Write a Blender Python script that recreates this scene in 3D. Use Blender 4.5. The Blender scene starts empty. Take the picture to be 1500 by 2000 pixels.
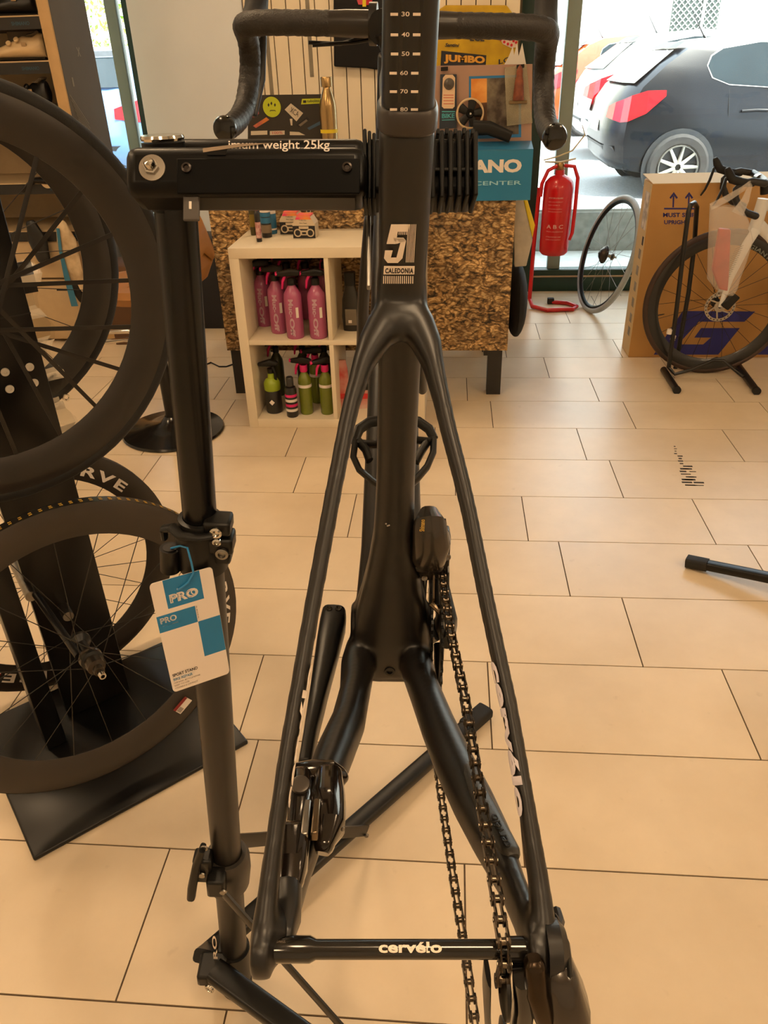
import bpy, bmesh, math, random
import numpy as np
from mathutils import Vector, Matrix

random.seed(7)
scene = bpy.context.scene
COL = scene.collection
R = math.radians

# ------------------------------------------------------------------ camera
FPX = 1498.0                                   # focal length in pixels of a 1500x2000 frame
PITCH, YAW, ROLL, EYE = R(30.705), R(5.265), R(1.7425), 1.39
CAM = np.array([0.0, 0.0, EYE])

def ray(px, py):
    """world direction of a photograph pixel, scaled to camera depth 1 (used only to measure places)"""
    x = (px - 750) / FPX; y = (py - 1000) / FPX
    c, s = math.cos(ROLL), math.sin(ROLL); x, y = c * x - s * y, s * x + c * y
    fw = math.cos(PITCH) - y * math.sin(PITCH); up = -math.sin(PITCH) - y * math.cos(PITCH)
    c, s = math.cos(YAW), math.sin(YAW)
    return np.array([c * x - s * fw, s * x + c * fw, up])
def Fl(px, py, z=0.0): d = ray(px, py); return CAM + d * ((z - EYE) / d[2])
def Yp(px, py, Y): d = ray(px, py); return CAM + d * (Y / d[1])
def De(px, py, Z): return CAM + ray(px, py) * Z
def onplane(px, py, p0, n):
    d = ray(px, py); p0 = np.array(p0); n = np.array(n)
    return CAM + d * (((p0 - CAM) @ n) / (d @ n))
EX = ray(751, 1000) - ray(750, 1000); EX /= np.linalg.norm(EX)
EY = ray(750, 1001) - ray(750, 1000); EY /= np.linalg.norm(EY)
EZ = ray(750, 1000); EZ /= np.linalg.norm(EZ)

cd = bpy.data.cameras.new('camera'); cam = bpy.data.objects.new('camera', cd); COL.objects.link(cam)
cam.matrix_world = Matrix(((EX[0], -EY[0], -EZ[0], CAM[0]), (EX[1], -EY[1], -EZ[1], CAM[1]), (EX[2], -EY[2], -EZ[2], CAM[2]), (0, 0, 0, 1)))
cd.sensor_fit = 'VERTICAL'; cd.sensor_height = 36.0; cd.sensor_width = 27.0
cd.lens = FPX / 2000 * 36.0; cd.clip_start = 0.02; cd.clip_end = 200
scene.camera = cam

# ------------------------------------------------------------------ light
scene.view_settings.view_transform = 'Standard'; scene.view_settings.look = 'None'
scene.view_settings.gamma = 1.0; scene.view_settings.use_curve_mapping = False
scene.view_settings.exposure = 0.0
w = bpy.data.worlds.new('sky'); scene.world = w; w.use_nodes = True
bg = w.node_tree.nodes['Background']; bg.inputs['Color'].default_value = (0.80, 0.90, 1.0, 1); bg.inputs['Strength'].default_value = 7.0
sd = bpy.data.lights.new('sun', 'SUN'); sun = bpy.data.objects.new('sun', sd); COL.objects.link(sun)
sd.energy = 20.0; sd.angle = R(0.6); sd.color = (1.0, 0.95, 0.86)
sun.rotation_euler = Vector((-0.42, 0.42, -0.95)).to_track_quat('-Z', 'Y').to_euler()
LAMP_COLOR = (1.0, 0.71, 0.42); LAMP_POWER = 47.0

# ------------------------------------------------------------------ helpers
V3 = lambda p: np.array(p, dtype=float)
def nrm(v): v = np.array(v, dtype=float); return v / (np.linalg.norm(v) + 1e-12)
ORG = {}
class MB:
    def __init__(s): s.v = []; s.f = []
    def add(s, vs, fs):
        o = len(s.v); s.v += [tuple(map(float, p)) for p in vs]; s.f += [tuple(i + o for i in f) for f in fs]; return s
    def obox(s, c, hx, hy, hz):
        c, hx, hy, hz = map(V3, (c, hx, hy, hz)); vs = []
        for k in (-1, 1):
            for j in (-1, 1):
                for i in (-1, 1): vs.append(c + i * hx + j * hy + k * hz)
        flip = np.dot(np.cross(hx, hy), hz) < 0
        fs = [(0, 2, 3, 1), (4, 5, 7, 6), (0, 1, 5, 4), (2, 6, 7, 3), (0, 4, 6, 2), (1, 3, 7, 5)]
        if flip: fs = [f[::-1] for f in fs]
        return s.add(vs, fs)
    def box(s, x0, x1, y0, y1, z0, z1):
        return s.obox(((x0 + x1) / 2, (y0 + y1) / 2, (z0 + z1) / 2), ((x1 - x0) / 2, 0, 0), (0, (y1 - y0) / 2, 0), (0, 0, (z1 - z0) / 2))
    def loft(s, rings, caps=True, closed=False):
        n = len(rings[0]); m = len(rings); o = len(s.v); vs = [p for r in rings for p in r]; fs = []
        for i in range(m if closed else m - 1):
            a = i * n; b = ((i + 1) % m) * n
            for j in range(n): k = (j + 1) % n; fs.append((a + j, a + k, b + k, b + j))
        if caps and not closed: fs.append(tuple(range(n - 1, -1, -1))); fs.append(tuple((m - 1) * n + j for j in range(n)))
        return s.add(vs, fs)
    def tube(s, pts, r, n=14, side=None, caps=True, closed=False, exp=2.0, rnd=False):
        """sweep; r scalar or list; an entry may be (r_side, r_other); exp>2 squares the section; rnd rounds the ends"""
        P = [V3(p) for p in pts]; m = len(P)
        if not hasattr(r, '__len__') or (isinstance(r, tuple)): r = [r] * m
        r = [(a if isinstance(a, (tuple, list)) else (a, a)) for a in r]
        T = []
        for i in range(m):
            a = P[(i - 1) % m] if (closed or i > 0) else P[i]; b = P[(i + 1) % m] if (closed or i < m - 1) else P[i]
            T.append(nrm(b - a))
        if side is None:
            side = np.cross(T[0], (0, 0, 1)) if abs(T[0][2]) < 0.9 else np.cross(T[0], (0, 1, 0)); fixed = False
        else: side = V3(side); fixed = True
        if rnd and not closed:
            q0, q1 = max(r[0]), max(r[-1]); A = []; B = []; ra = []; rb = []
            for t in (0.15, 0.5, 0.8):
                k = math.sqrt(1 - t * t)
                A.append(P[0] - T[0] * q0 * t); ra.append((r[0][0] * k, r[0][1] * k)); B.append(P[-1] + T[-1] * q1 * t); rb.append((r[-1][0] * k, r[-1][1] * k))
            P = A[::-1] + P + B; r = ra[::-1] + r + rb; T = [T[0]] * 3 + T + [T[-1]] * 3
        rings = []; S = nrm(side - T[0] * np.dot(side, T[0]))
        for i in range(len(P)):
            ref = side if fixed else S
            q = ref - T[i] * np.dot(ref, T[i])
            S = nrm(q) if np.linalg.norm(q) > 1e-6 else S
            U = np.cross(T[i], S); ring = []
            for j in range(n):
                a = 2 * math.pi * j / n; c, q = math.cos(a), math.sin(a)
                c = math.copysign(abs(c) ** (2 / exp), c); q = math.copysign(abs(q) ** (2 / exp), q)
                ring.append(P[i] + S * (r[i][0] * c) + U * (r[i][1] * q))
            rings.append(ring)
        return s.loft(rings, caps, closed)
    def lathe(s, prof, o=(0, 0, 0), ax=(0, 0, 1), n=24, a0=0, a1=None, caps=False):
        ax = nrm(ax); sx = nrm(np.cross(ax, (0, 1, 0)) if abs(ax[1]) < 0.9 else np.cross(ax, (1, 0, 0))); sy = np.cross(ax, sx); o = V3(o)
        full = a1 is None; rings = []
        for j in range(n if full else n + 1):
            a = 2 * math.pi * j / n if full else a0 + (a1 - a0) * j / n
            d = sx * math.cos(a) + sy * math.sin(a)
            rings.append([o + d * rr + ax * z for rr, z in prof])
        m = len(prof); off = len(s.v); vs = [p for q in rings for p in q]; fs = []; N = len(rings)
        for i in range(N if full else N - 1):
            k = (i + 1) % N
            for j in range(m - 1): fs.append((i * m + j, k * m + j, k * m + j + 1, i * m + j + 1))
        if full:
            if prof[0][0] > 1e-6 and caps: fs.append(tuple(i * m for i in range(N - 1, -1, -1)))
            if prof[-1][0] > 1e-6 and caps: fs.append(tuple(i * m + m - 1 for i in range(N)))
        return s.add(vs, fs)
    def prism(s, poly, d):
        d = V3(d); n = len(poly); P = [V3(p) for p in poly]
        nn = np.zeros(3)
        for i in range(n): nn += np.cross(P[i], P[(i + 1) % n])
        if np.dot(nn, d) < 0: P = P[::-1]
        vs = P + [p + d for p in P]
        fs = [tuple(range(n - 1, -1, -1)), tuple(range(n, 2 * n))] + [(i, (i + 1) % n, n + (i + 1) % n, n + i) for i in range(n)]
        return s.add(vs, fs)
    def cyl(s, a, b, r, n=18, r2=None):
        return s.tube([a, b], [r, r if r2 is None else r2], n=n)
    def ball(s, c, r, n=16, m=10, sc=(1, 1, 1)):
        prof = [(max(1e-5, r * math.sin(math.pi * i / m)), -r * math.cos(math.pi * i / m)) for i in range(m + 1)]
        t = MB().lathe(prof, n=n); c = V3(c)
        return s.add([c + V3(p) * V3(sc) for p in t.v], t.f)
    def torus(s, c, ax, RR, r, n=48, m=10):
        ax = nrm(ax); sx = nrm(np.cross(ax, (0, 0, 1)) if abs(ax[2]) < 0.9 else np.cross(ax, (1, 0, 0))); sy = np.cross(ax, sx)
        pts = [V3(c) + RR * (sx * math.cos(2 * math.pi * i / n) + sy * math.sin(2 * math.pi * i / n)) for i in range(n)]
        return s.tube(pts, r, n=m, side=ax, closed=True)
    def build(s, name, mat, parent=None, smooth=40, bevel=0, seg=2, subd=0, origin=None):
        me = bpy.data.meshes.new(name)
        og = V3(origin) if origin is not None else (ORG.get(parent.name, np.zeros(3)) if parent is not None else np.zeros(3))
        me.from_pydata([tuple(V3(p) - og) for p in s.v], [], s.f); me.update()
        if smooth:
            me.shade_smooth(); me.set_sharp_from_angle(angle=R(smooth))
        return link(name, me, mat, parent, og if parent is None else None, bevel, seg, subd, og)
def link(name, me, mat, parent=None, loc=None, bevel=0, seg=2, subd=0, og=None):
    ob = bpy.data.objects.new(name, me); COL.objects.link(ob)
    if mat is not None: me.materials.append(mat)
    if parent is not None: ob.parent = parent
    elif loc is not None: ob.location = tuple(loc)
    ORG[ob.name] = og if og is not None else np.zeros(3)
    if bevel:
        b = ob.modifiers.new('bevel', 'BEVEL'); b.width = bevel; b.segments = seg; b.limit_method = 'ANGLE'; b.angle_limit = R(35)
        me.shade_smooth()
    if subd:
        b = ob.modifiers.new('subd', 'SUBSURF'); b.levels = subd; b.render_levels = subd
    return ob
def tag(o, label, cat, group=None, kind=None):
    if label: o['label'] = label
    if cat: o['category'] = cat
    if group: o['group'] = group
    if kind: o['kind'] = kind
    return o
def thing(name, label, cat, loc=(0, 0, 0), rz=0, group=None):
    o = bpy.data.objects.new(name, None); COL.objects.link(o); o.empty_display_size = 0.05
    o.location = tuple(loc); o.rotation_euler = (0, 0, rz); ORG[o.name] = V3(loc) if rz == 0 else np.zeros(3)
    return tag(o, label, cat, group)
def local_thing(name, label, cat, loc, rz=0, group=None):
    """thing whose parts are written in its own local coordinates"""
    o = thing(name, label, cat, loc, rz, group); ORG[o.name] = np.zeros(3); return o
def dup(root, loc, rz=None, label=None, name=None):
    r = root.copy(); COL.objects.link(r); r.location = tuple(loc)
    if rz is not None: r.rotation_euler = (0, 0, rz)
    if label: r['label'] = label
    for ch in list(root.children):
        c = ch.copy(); COL.objects.link(c); c.parent = r
        for g in ch.children:
            d = g.copy(); COL.objects.link(d); d.parent = c
    return r
def struct(ob): ob['kind'] = 'structure'; return ob
def text(body, size, mat, parent, name='lettering', at=(0, 0, 0), x=(1, 0, 0), y=(0, 0, 1), align='LEFT', bold=0.0, shear=0.0, sx=1.0, spacing=1.0, warp=None, depth=0.0, fit=None):
    cu = bpy.data.curves.new('t', 'FONT'); cu.body = body; cu.size = 1.0; cu.align_x = align; cu.offset = bold; cu.shear = shear; cu.space_character = spacing
    cu.resolution_u = 3
    to = bpy.data.objects.new('t', cu); COL.objects.link(to)
    bpy.context.view_layer.update()
    dg = bpy.context.evaluated_depsgraph_get(); me = bpy.data.meshes.new_from_object(to.evaluated_get(dg))
    bpy.data.objects.remove(to); bpy.data.curves.remove(cu)
    if warp and depth == 0:
        bm = bmesh.new(); bm.from_mesh(me)
        bmesh.ops.triangulate(bm, faces=bm.faces[:])
        bmesh.ops.subdivide_edges(bm, edges=[e for e in bm.edges if e.calc_length() > 0.12], cuts=2)
        bm.to_mesh(me); bm.free()
    co = np.array([v.co[:] for v in me.vertices])
    lo, hi = co.min(0), co.max(0)
    if fit:                                              # (width, height) box, lower left at 'at'
        co[:, 0] = (co[:, 0] - lo[0]) / (hi[0] - lo[0]) * fit[0]; co[:, 1] = (co[:, 1] - lo[1]) / (hi[1] - lo[1]) * fit[1]
    else:
        co[:, 0] *= size * sx; co[:, 1] *= size
    og = ORG.get(parent.name, np.zeros(3)) if parent is not None else np.zeros(3)
    at, x, y = V3(at), nrm(x), nrm(y)
    for v, c in zip(me.vertices, co):
        p = warp(c[0], c[1]) if warp else at + x * c[0] + y * c[1]
        v.co = tuple(V3(p) - og)
    me.materials.clear(); me.update(); me.name = name
    ob = link(name, me, mat, parent, None, og=og)
    if depth:
        m = ob.modifiers.new('solid', 'SOLIDIFY'); m.thickness = depth; m.offset = 1
    return ob
def quad(name, mat, parent, a, b, c, d, th=0.0):
    """a flat printed patch (four corners); th gives it thickness"""
    m = MB(); a, b, c, d = map(V3, (a, b, c, d)); n = nrm(np.cross(b - a, d - a))
    m.prism([a, b, c, d], n * (th or 0.0002)); return m.build(name, mat, parent, smooth=0)

# ------------------------------------------------------------------ materials
MATS = {}
def lin(c):
    return tuple((x / 12.92 if x <= 0.04045 else ((x + 0.055) / 1.055) ** 2.4) for x in [q / 255 for q in c])
def mat(name, rgb, rough=0.5, metal=0.0, noise=0.0, scale=20.0, bump=0.0, bscale=200.0, coat=0.0, emit=None, spec=0.5, trans=0.0, alpha=1.0, rgb2=None, aniso=None):
    if name in MATS: return MATS[name]
    m = bpy.data.materials.new(name); m.use_nodes = True; nt = m.node_tree; N = nt.nodes; L = nt.links; b = N['Principled BSDF']
    col = (*lin(rgb), 1); b.inputs['Base Color'].default_value = col
    b.inputs['Roughness'].default_value = rough; b.inputs['Metallic'].default_value = metal
    b.inputs['Coat Weight'].default_value = coat; b.inputs['Coat Roughness'].default_value = 0.08
    b.inputs['Specular IOR Level'].default_value = spec
    b.inputs['Transmission Weight'].default_value = trans; b.inputs['Alpha'].default_value = alpha
    if emit: b.inputs['Emission Color'].default_value = (*lin(emit[0]), 1); b.inputs['Emission Strength'].default_value = emit[1]
    if noise or rgb2 or bump: tc = N.new('ShaderNodeTexCoord')
    if noise or rgb2:
        t = N.new('ShaderNodeTexNoise'); t.inputs['Scale'].default_value = scale; t.inputs['Detail'].default_value = 4
        L.new(tc.outputs['Object'], t.inputs['Vector'])
        r = N.new('ShaderNodeValToRGB'); c2 = (*lin(rgb2), 1) if rgb2 else tuple(max(0, q * (1 - noise)) for q in col[:3]) + (1,)
        r.color_ramp.elements[0].position = 0.35; r.color_ramp.elements[1].position = 0.65
        r.color_ramp.elements[0].color = c2; r.color_ramp.elements[1].color = col
        L.new(t.outputs['Fac'], r.inputs['Fac']); L.new(r.outputs['Color'], b.inputs['Base Color'])
    if bump:
        t2 = N.new('ShaderNodeTexNoise'); t2.inputs['Scale'].default_value = bscale; t2.inputs['Detail'].default_value = 3; L.new(tc.outputs['Object'], t2.inputs['Vector'])
        bp = N.new('ShaderNodeBump'); bp.inputs['Strength'].default_value = bump; bp.inputs['Distance'].default_value = 0.002
        L.new(t2.outputs['Fac'], bp.inputs['Height']); L.new(bp.outputs['Normal'], b.inputs['Normal'])
    MATS[name] = m; return m
def glassmat(name, tint=(1, 1, 1), refl=0.5, rough=0.0):
    m = bpy.data.materials.new(name); m.use_nodes = True; nt = m.node_tree; N = nt.nodes; L = nt.links
    for n in list(N): N.remove(n)
    o = N.new('ShaderNodeOutputMaterial'); t = N.new('ShaderNodeBsdfTransparent'); t.inputs['Color'].default_value = (*tint, 1)
    g = N.new('ShaderNodeBsdfGlossy'); g.inputs['Roughness'].default_value = rough; fr = N.new('ShaderNodeFresnel'); fr.inputs['IOR'].default_value = 1.5
    ml = N.new('ShaderNodeMath'); ml.operation = 'MULTIPLY'; ml.inputs[1].default_value = refl; L.new(fr.outputs[0], ml.inputs[0])
    mx = N.new('ShaderNodeMixShader'); L.new(ml.outputs[0], mx.inputs[0]); L.new(t.outputs[0], mx.inputs[1]); L.new(g.outputs[0], mx.inputs[2]); L.new(mx.outputs[0], o.inputs['Surface'])
    MATS[name] = m; return m
def filmmat(name, rgb, alpha, rough=0.25):
    """thin cloudy plastic film: part see-through, part translucent and glossy"""
    m = mat(name, rgb, rough=rough, noise=0.12, scale=15, bump=0.4, bscale=30); m.node_tree.nodes['Principled BSDF'].inputs['Alpha'].default_value = alpha
    return m
BLACK = mat('black_plastic', (13, 12, 11), 0.4, noise=0.3, scale=60, spec=.35)
BLACKM = mat('black_metal', (12, 11, 10), 0.34, noise=0.25, scale=30, spec=0.4)
RUBBER = mat('black_rubber', (17, 15, 14), 0.7, noise=0.3, scale=50, bump=0.15, bscale=400)
CARBON = mat('matte_carbon', (17, 14, 12), 0.37, noise=0.15, scale=25, bump=0.02, bscale=900, spec=.5)
GLOSSB = mat('gloss_black', (9, 8, 8), 0.14, noise=0.2, scale=20, coat=0.25)
CHROME = mat('chrome', (205, 200, 192), 0.14, 1.0, noise=0.1, scale=40)
STEEL = mat('steel', (150, 145, 138), 0.28, 1.0, noise=0.2, scale=60)
CHAINM = mat('chain_steel', (78, 68, 58), 0.28, 1.0, noise=0.35, scale=120)
WHITE = mat('white_print', (226, 216, 206), 0.5, noise=0.05)
CREAM = mat('cream', (226, 212, 188), 0.5, noise=0.05, scale=6)
BLUEP = mat('blue_print', (16, 122, 176), 0.45, noise=0.06)
REDP = mat('red_paint', (205, 18, 26), 0.28, noise=0.12, scale=8, coat=0.3)
PINK = mat('pink_plastic', (214, 32, 110), 0.4, noise=0.1)
YELLOWP = mat('yellow_print', (236, 206, 30), 0.5, noise=0.08)
PAPER = mat('tag_paper', (228, 216, 206), 0.55, noise=0.04, scale=8)
INK = mat('dark_ink', (30, 26, 26), 0.6, noise=0.1)
# ================================================================== the room
def tile_material():
    m = mat('floor_tile', (216, 196, 166), 0.34, spec=0.45); nt = m.node_tree; N = nt.nodes; L = nt.links; b = N['Principled BSDF']
    tc = N.new('ShaderNodeTexCoord'); geo = N.new('ShaderNodeNewGeometry'); oi = N.new('ShaderNodeObjectInfo')
    n1 = N.new('ShaderNodeTexNoise'); n1.inputs['Scale'].default_value = 3.0; n1.inputs['Detail'].default_value = 6; n1.inputs['Roughness'].default_value = 0.6
    L.new(geo.outputs['Position'], n1.inputs['Vector'])
    r = N.new('ShaderNodeValToRGB'); r.color_ramp.elements[0].position = 0.3; r.color_ramp.elements[1].position = 0.7
    r.color_ramp.elements[0].color = (*lin((206, 186, 157)), 1); r.color_ramp.elements[1].color = (*lin((221, 202, 174)), 1)
    L.new(n1.outputs['Fac'], r.inputs['Fac'])
    n2 = N.new('ShaderNodeTexNoise'); n2.inputs['Scale'].default_value = 26; n2.inputs['Detail'].default_value = 3; L.new(geo.outputs['Position'], n2.inputs['Vector'])
    r2 = N.new('ShaderNodeValToRGB'); r2.color_ramp.elements[0].position = 0.68; r2.color_ramp.elements[1].position = 0.8; r2.color_ramp.elements[0].color = (1, 1, 1, 1); r2.color_ramp.elements[1].color = (0.82, 0.8, 0.78, 1)
    L.new(n2.outputs['Fac'], r2.inputs['Fac'])
    mx = N.new('ShaderNodeMix'); mx.data_type = 'RGBA'; mx.blend_type = 'MULTIPLY'; mx.inputs[0].default_value = 0.6; L.new(r.outputs['Color'], mx.inputs[6]); L.new(r2.outputs['Color'], mx.inputs[7])
    hs = N.new('ShaderNodeHueSaturation'); mr = N.new('ShaderNodeMapRange'); mr.inputs[3].default_value = 0.95; mr.inputs[4].default_value = 1.04
    L.new(oi.outputs['Random'], mr.inputs[0]); L.new(mr.outputs[0], hs.inputs['Value']); L.new(mx.outputs[2], hs.inputs['Color']); L.new(hs.outputs['Color'], b.inputs['Base Color'])
    rr = N.new('ShaderNodeMapRange'); rr.inputs[3].default_value = 0.26; rr.inputs[4].default_value = 0.42; L.new(n1.outputs['Fac'], rr.inputs[0]); L.new(rr.outputs[0], b.inputs['Roughness'])
    return m
TILE = tile_material()
GROUT = mat('grout', (96, 78, 58), 0.9, noise=0.3, scale=60)
WALLW = mat('wall_paint', (232, 228, 220), 0.75, noise=0.06, scale=3, bump=0.1, bscale=60)
XW0, XW1, YW0, YW1, HC = -3.4, 3.4, -2.7, 5.3, 2.9
floor = struct(MB().box(XW0 - .1, XW1 + .1, YW0 - .1, YW1 + .15, -0.12, -0.0025).build('floor', GROUT, smooth=0))
TX, TY, Y0 = 0.6033, 0.2988, 3.9526
rowoff = {0: .840, 1: .161, 2: .336, 3: .921, 4: .064, 5: .460, 6: .622, 7: .869, 8: .198, 9: .2825, 10: .0844, 11: .41, 12: .74, -1: .52, -2: .86, -3: .2, -4: .55, -5: .87}
tmesh = MB().box(-TX / 2 + .0018, TX / 2 - .0018, -TY / 2 + .0018, TY / 2 - .0018, -0.009, 0).build('tile', TILE, floor, smooth=0)
proto_used = False
def put_tile(cx, cy, sx=1.0, sy=1.0):
    global proto_used
    o = tmesh if not proto_used else tmesh.copy()
    if proto_used: COL.objects.link(o)
    proto_used = True; o.location = (cx, cy, 0); o.scale = (sx, sy, 1); o.parent = floor
for k in range(-5, 22):
    yc = Y0 - (k + .5) * TY
    y_hi = min(yc + TY / 2, YW1 - .02)
    if y_hi - (yc - TY / 2) < .04: continue
    off = rowoff.get(k, (k * .337 + .13) % 1.0)
    for i in range(-7, 7):
        x0 = max((off + i) * TX, XW0); x1 = min((off + i + 1) * TX, XW1)
        if x1 - x0 < .03: continue
        put_tile((x0 + x1) / 2, (y_hi + yc - TY / 2) / 2, (x1 - x0) / TX, (y_hi - yc + TY / 2) / TY)
# scuffed black mark printed on the floor, by the bicycle stand on the right
mk = MB(); rs = random.Random(3)
pa, pb = Fl(1318, 872), Fl(1358, 948)
for i in range(16):
    t = i / 15; c = pa + (pb - pa) * t; ww = (.010 + .03 * t) * rs.uniform(.5, 1.2); dd = nrm(pb - pa); ss = np.array([dd[1], -dd[0], 0])
    for s_ in range(1 + int(2 * t)):
        cc = c + ss * rs.uniform(-.02, .02) * (0.4 + t); mk.obox(cc + [0, 0, .0004], ss * ww * .5, dd * .0035 * rs.uniform(.6, 1.6), (0, 0, .0003))
mk.build('scuff_mark', mat('scuff', (60, 50, 42), .8, noise=.4, scale=80), floor, smooth=0)

ceil = struct(MB().box(XW0, XW1, YW0, YW1 + .15, HC, HC + .1).build('ceiling', WALLW, smooth=0))
struct(MB().box(XW0 - .15, XW0, YW0 - .15, YW1 + .15, 0, HC).build('wall_left', WALLW, smooth=0))
struct(MB().box(XW1, XW1 + .15, YW0 - .15, YW1 + .15, 0, HC).build('wall_right', WALLW, smooth=0))
struct(MB().box(XW0, XW1, YW0 - .15, YW0, 0, HC).build('wall_rear', mat('rear_wall_paint', (232, 228, 220), .8, noise=.1, scale=2), smooth=0))
struct(MB().box(XW0 - .15, XW1 + .15, YW0 - .15, YW1 + .15, HC + .1, 8.5).build('wall_upper_unseen', mat('facade', (214, 202, 180), .9, noise=.1, scale=1), smooth=0))  # unseen upper storeys, built this tall to shade the street
# ceiling lamps: unseen round warm downlights; counter one added to brighten the slatted wall
LAMP = mat('lamp_diffuser', (255, 222, 180), .5, emit=((255, 255, 255), 1.0))
lb = LAMP.node_tree.nodes['Principled BSDF']; lb.inputs['Emission Color'].default_value = (*LAMP_COLOR, 1); lb.inputs['Emission Strength'].default_value = LAMP_POWER
lamp_spots = [(-1.9, -1.2), (0.0, -1.2), (1.9, -1.2), (-1.9, .9), (.45, .1), (2.4, .6), (-2.7, 2.3), (-1.0, 1.7), (-.35, 3.9), (2.9, .2)]
lp = None
for i, (x, y) in enumerate(lamp_spots):
    if lp is None:
        lp = local_thing('ceiling_lamp', '', 'lamp', (x, y, HC), 0, 'round ceiling lamps')
        MB().lathe([(.21, 0), (.21, -.05), (.185, -.055), (.185, -.03)], n=32).build('housing', mat('lamp_white', (225, 222, 215), .5, noise=.03), lp)
        MB().lathe([(.185, -.04), (.1, -.046), (.0001, -.048)], n=32).build('diffuser', LAMP, lp)
        l = lp
    else: l = dup(lp, (x, y, HC))
    l['label'] = 'round warm ceiling lamp ' + ('at the rear left of the room', 'at the rear middle of the room', 'at the rear right of the room', 'above the wheel display', 'above the photographer', 'right of the photographer', 'above the left wall side', 'above the repair stand', 'above the counter desk, added to brighten the slatted wall', 'near the right wall')[i]

GREEN = mat('green_frame', (18, 54, 44), .4, noise=.15, scale=10)
TEAL = mat('pale_post', (140, 152, 142), .5, noise=.08, scale=6)
# shopfront: posts, kick plate, glass
struct(MB().box(XW0, XW1, 5.28, 5.42, 2.55, HC).build('wall_front', WALLW, smooth=0))
win = bpy.data.objects.new('window_1', None); COL.objects.link(win); struct(win)
win2 = bpy.data.objects.new('window_2', None); COL.objects.link(win2); struct(win2)
def frame_box(nm, mt, par, *a): return MB().box(*a).build(nm, mt, par, smooth=0, bevel=.004)
frame_box('kick_plate', GREEN, win, .37, XW1, 5.27, 5.36, 0, .14)
frame_box('frame_trim', mat('trim_beige', (176, 150, 120), .5, noise=.1), win, .37, XW1, 5.262, 5.27, .093, .105)
frame_box('frame_post', GREEN, win, .37, .552, 5.26, 5.38, 0, 2.55)
frame_box('mullion', TEAL, win, .655, .735, 5.30, 5.36, .14, 2.55)
frame_box('frame_head', GREEN, win, .37, XW1, 5.26, 5.36, 2.47, 2.55)
frame_box('frame_post', GREEN, win, XW1 - .08, XW1, 5.26, 5.36, .14, 2.47)
GLASS = glassmat('shop_glass', (.93, .96, .95), .7)
frame_box('pane', GLASS, win, .735, XW1 - .08, 5.31, 5.318, .14, 2.47)
frame_box('pane', GLASS, win, .552, .655, 5.31, 5.318, .14, 2.47)
frame_box('frame_post', GREEN, win2, -1.945, -1.875, 5.26, 5.38, 0, 2.55)
frame_box('mullion', TEAL, win2, -2.065, -1.995, 5.30, 5.36, .14, 2.55)
frame_box('kick_plate', GREEN, win2, XW0, -1.945, 5.27, 5.36, 0, .14)
frame_box('frame_head', GREEN, win2, XW0, -1.945, 5.26, 5.36, 2.47, 2.55)
frame_box('pane', GLASS, win2, XW0, -2.065, 5.31, 5.318, .14, 2.47)
frame_box('pane', GLASS, win2, -1.995, -1.945, 5.31, 5.318, .14, 2.47)
# white column, slatted display wall beside it
struct(MB().box(-1.812, -1.155, 4.98, 5.40, 0, HC).build('wall_column', mat('column_paint', (236, 240, 244), .7, noise=.05, scale=2, bump=.08, bscale=40), smooth=0, bevel=.006))
sw = struct(MB().box(-1.155, .37, 4.975, 5.38, 0, HC).build('wall_slatted', mat('slat_back', (92, 76, 54), .8, noise=.2), smooth=0))
BOARD = mat('slat_board', (238, 222, 194), .55, noise=.10, scale=1.5, rgb2=(230, 212, 180))
METS = mat('brushed_strip', (150, 140, 122), .35, .6, noise=.3, scale=5)
PW = .0795; bmesh_b = None
for i in range(19):
    x0 = -1.150 + i * PW
    o = MB().box(x0 + .003, x0 + PW - .003, 4.957, 4.975, 0.02, HC - .01).build('board', BOARD, sw, smooth=0) if bmesh_b is None else bmesh_b.copy()
    if bmesh_b is None: bmesh_b = o
    else: COL.objects.link(o); o.parent = sw; o.location = (i * PW, 0, 0)
for i in (1, 4, 7):
    x0 = -1.150 + i * PW
    MB().box(x0 + .030, x0 + .052, 4.9555, 4.957, .9 + .1 * i, 1.9).build('metal_insert', METS, sw, smooth=0)

# ================================================================== outside
ASPH = mat('asphalt', (148, 150, 150), .9, noise=.25, scale=40, bump=.3, bscale=120)
struct(MB().box(-14, 16, 5.42, 40, -.3, .03).build('street', ASPH, smooth=0))
STONE = mat('kerb_stone', (176, 178, 172), .85, noise=.15, scale=12)
struct(MB().box(-14, 16, 5.42, 5.98, .03, .11).build('sidewalk_threshold', STONE, smooth=0))
struct(MB().box(-14, 16, 5.98, 6.45, .03, .385).build('sidewalk_step', mat('step_stone', (150, 150, 142), .9, noise=.25, scale=20), smooth=0, bevel=.01))
struct(MB().box(-14, 16, 5.99, 6.4, .385, .4).build('sidewalk_coping', STONE, smooth=0))
far = struct(MB().box(-14, 18, 24, 24.6, 0, 9).build('wall_street', mat('street_wall', (232, 228, 216), .9, noise=.06, scale=1), smooth=0))
lw = MB().box(5.6, 6.78, 23.95, 24.0, 1.72, 3.6).build('window_recess', mat('shade_glass', (70, 82, 74), .3, noise=.3, scale=3), far, smooth=0)
lat = mat('lattice_white', (230, 232, 226), .6, noise=.05)
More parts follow.
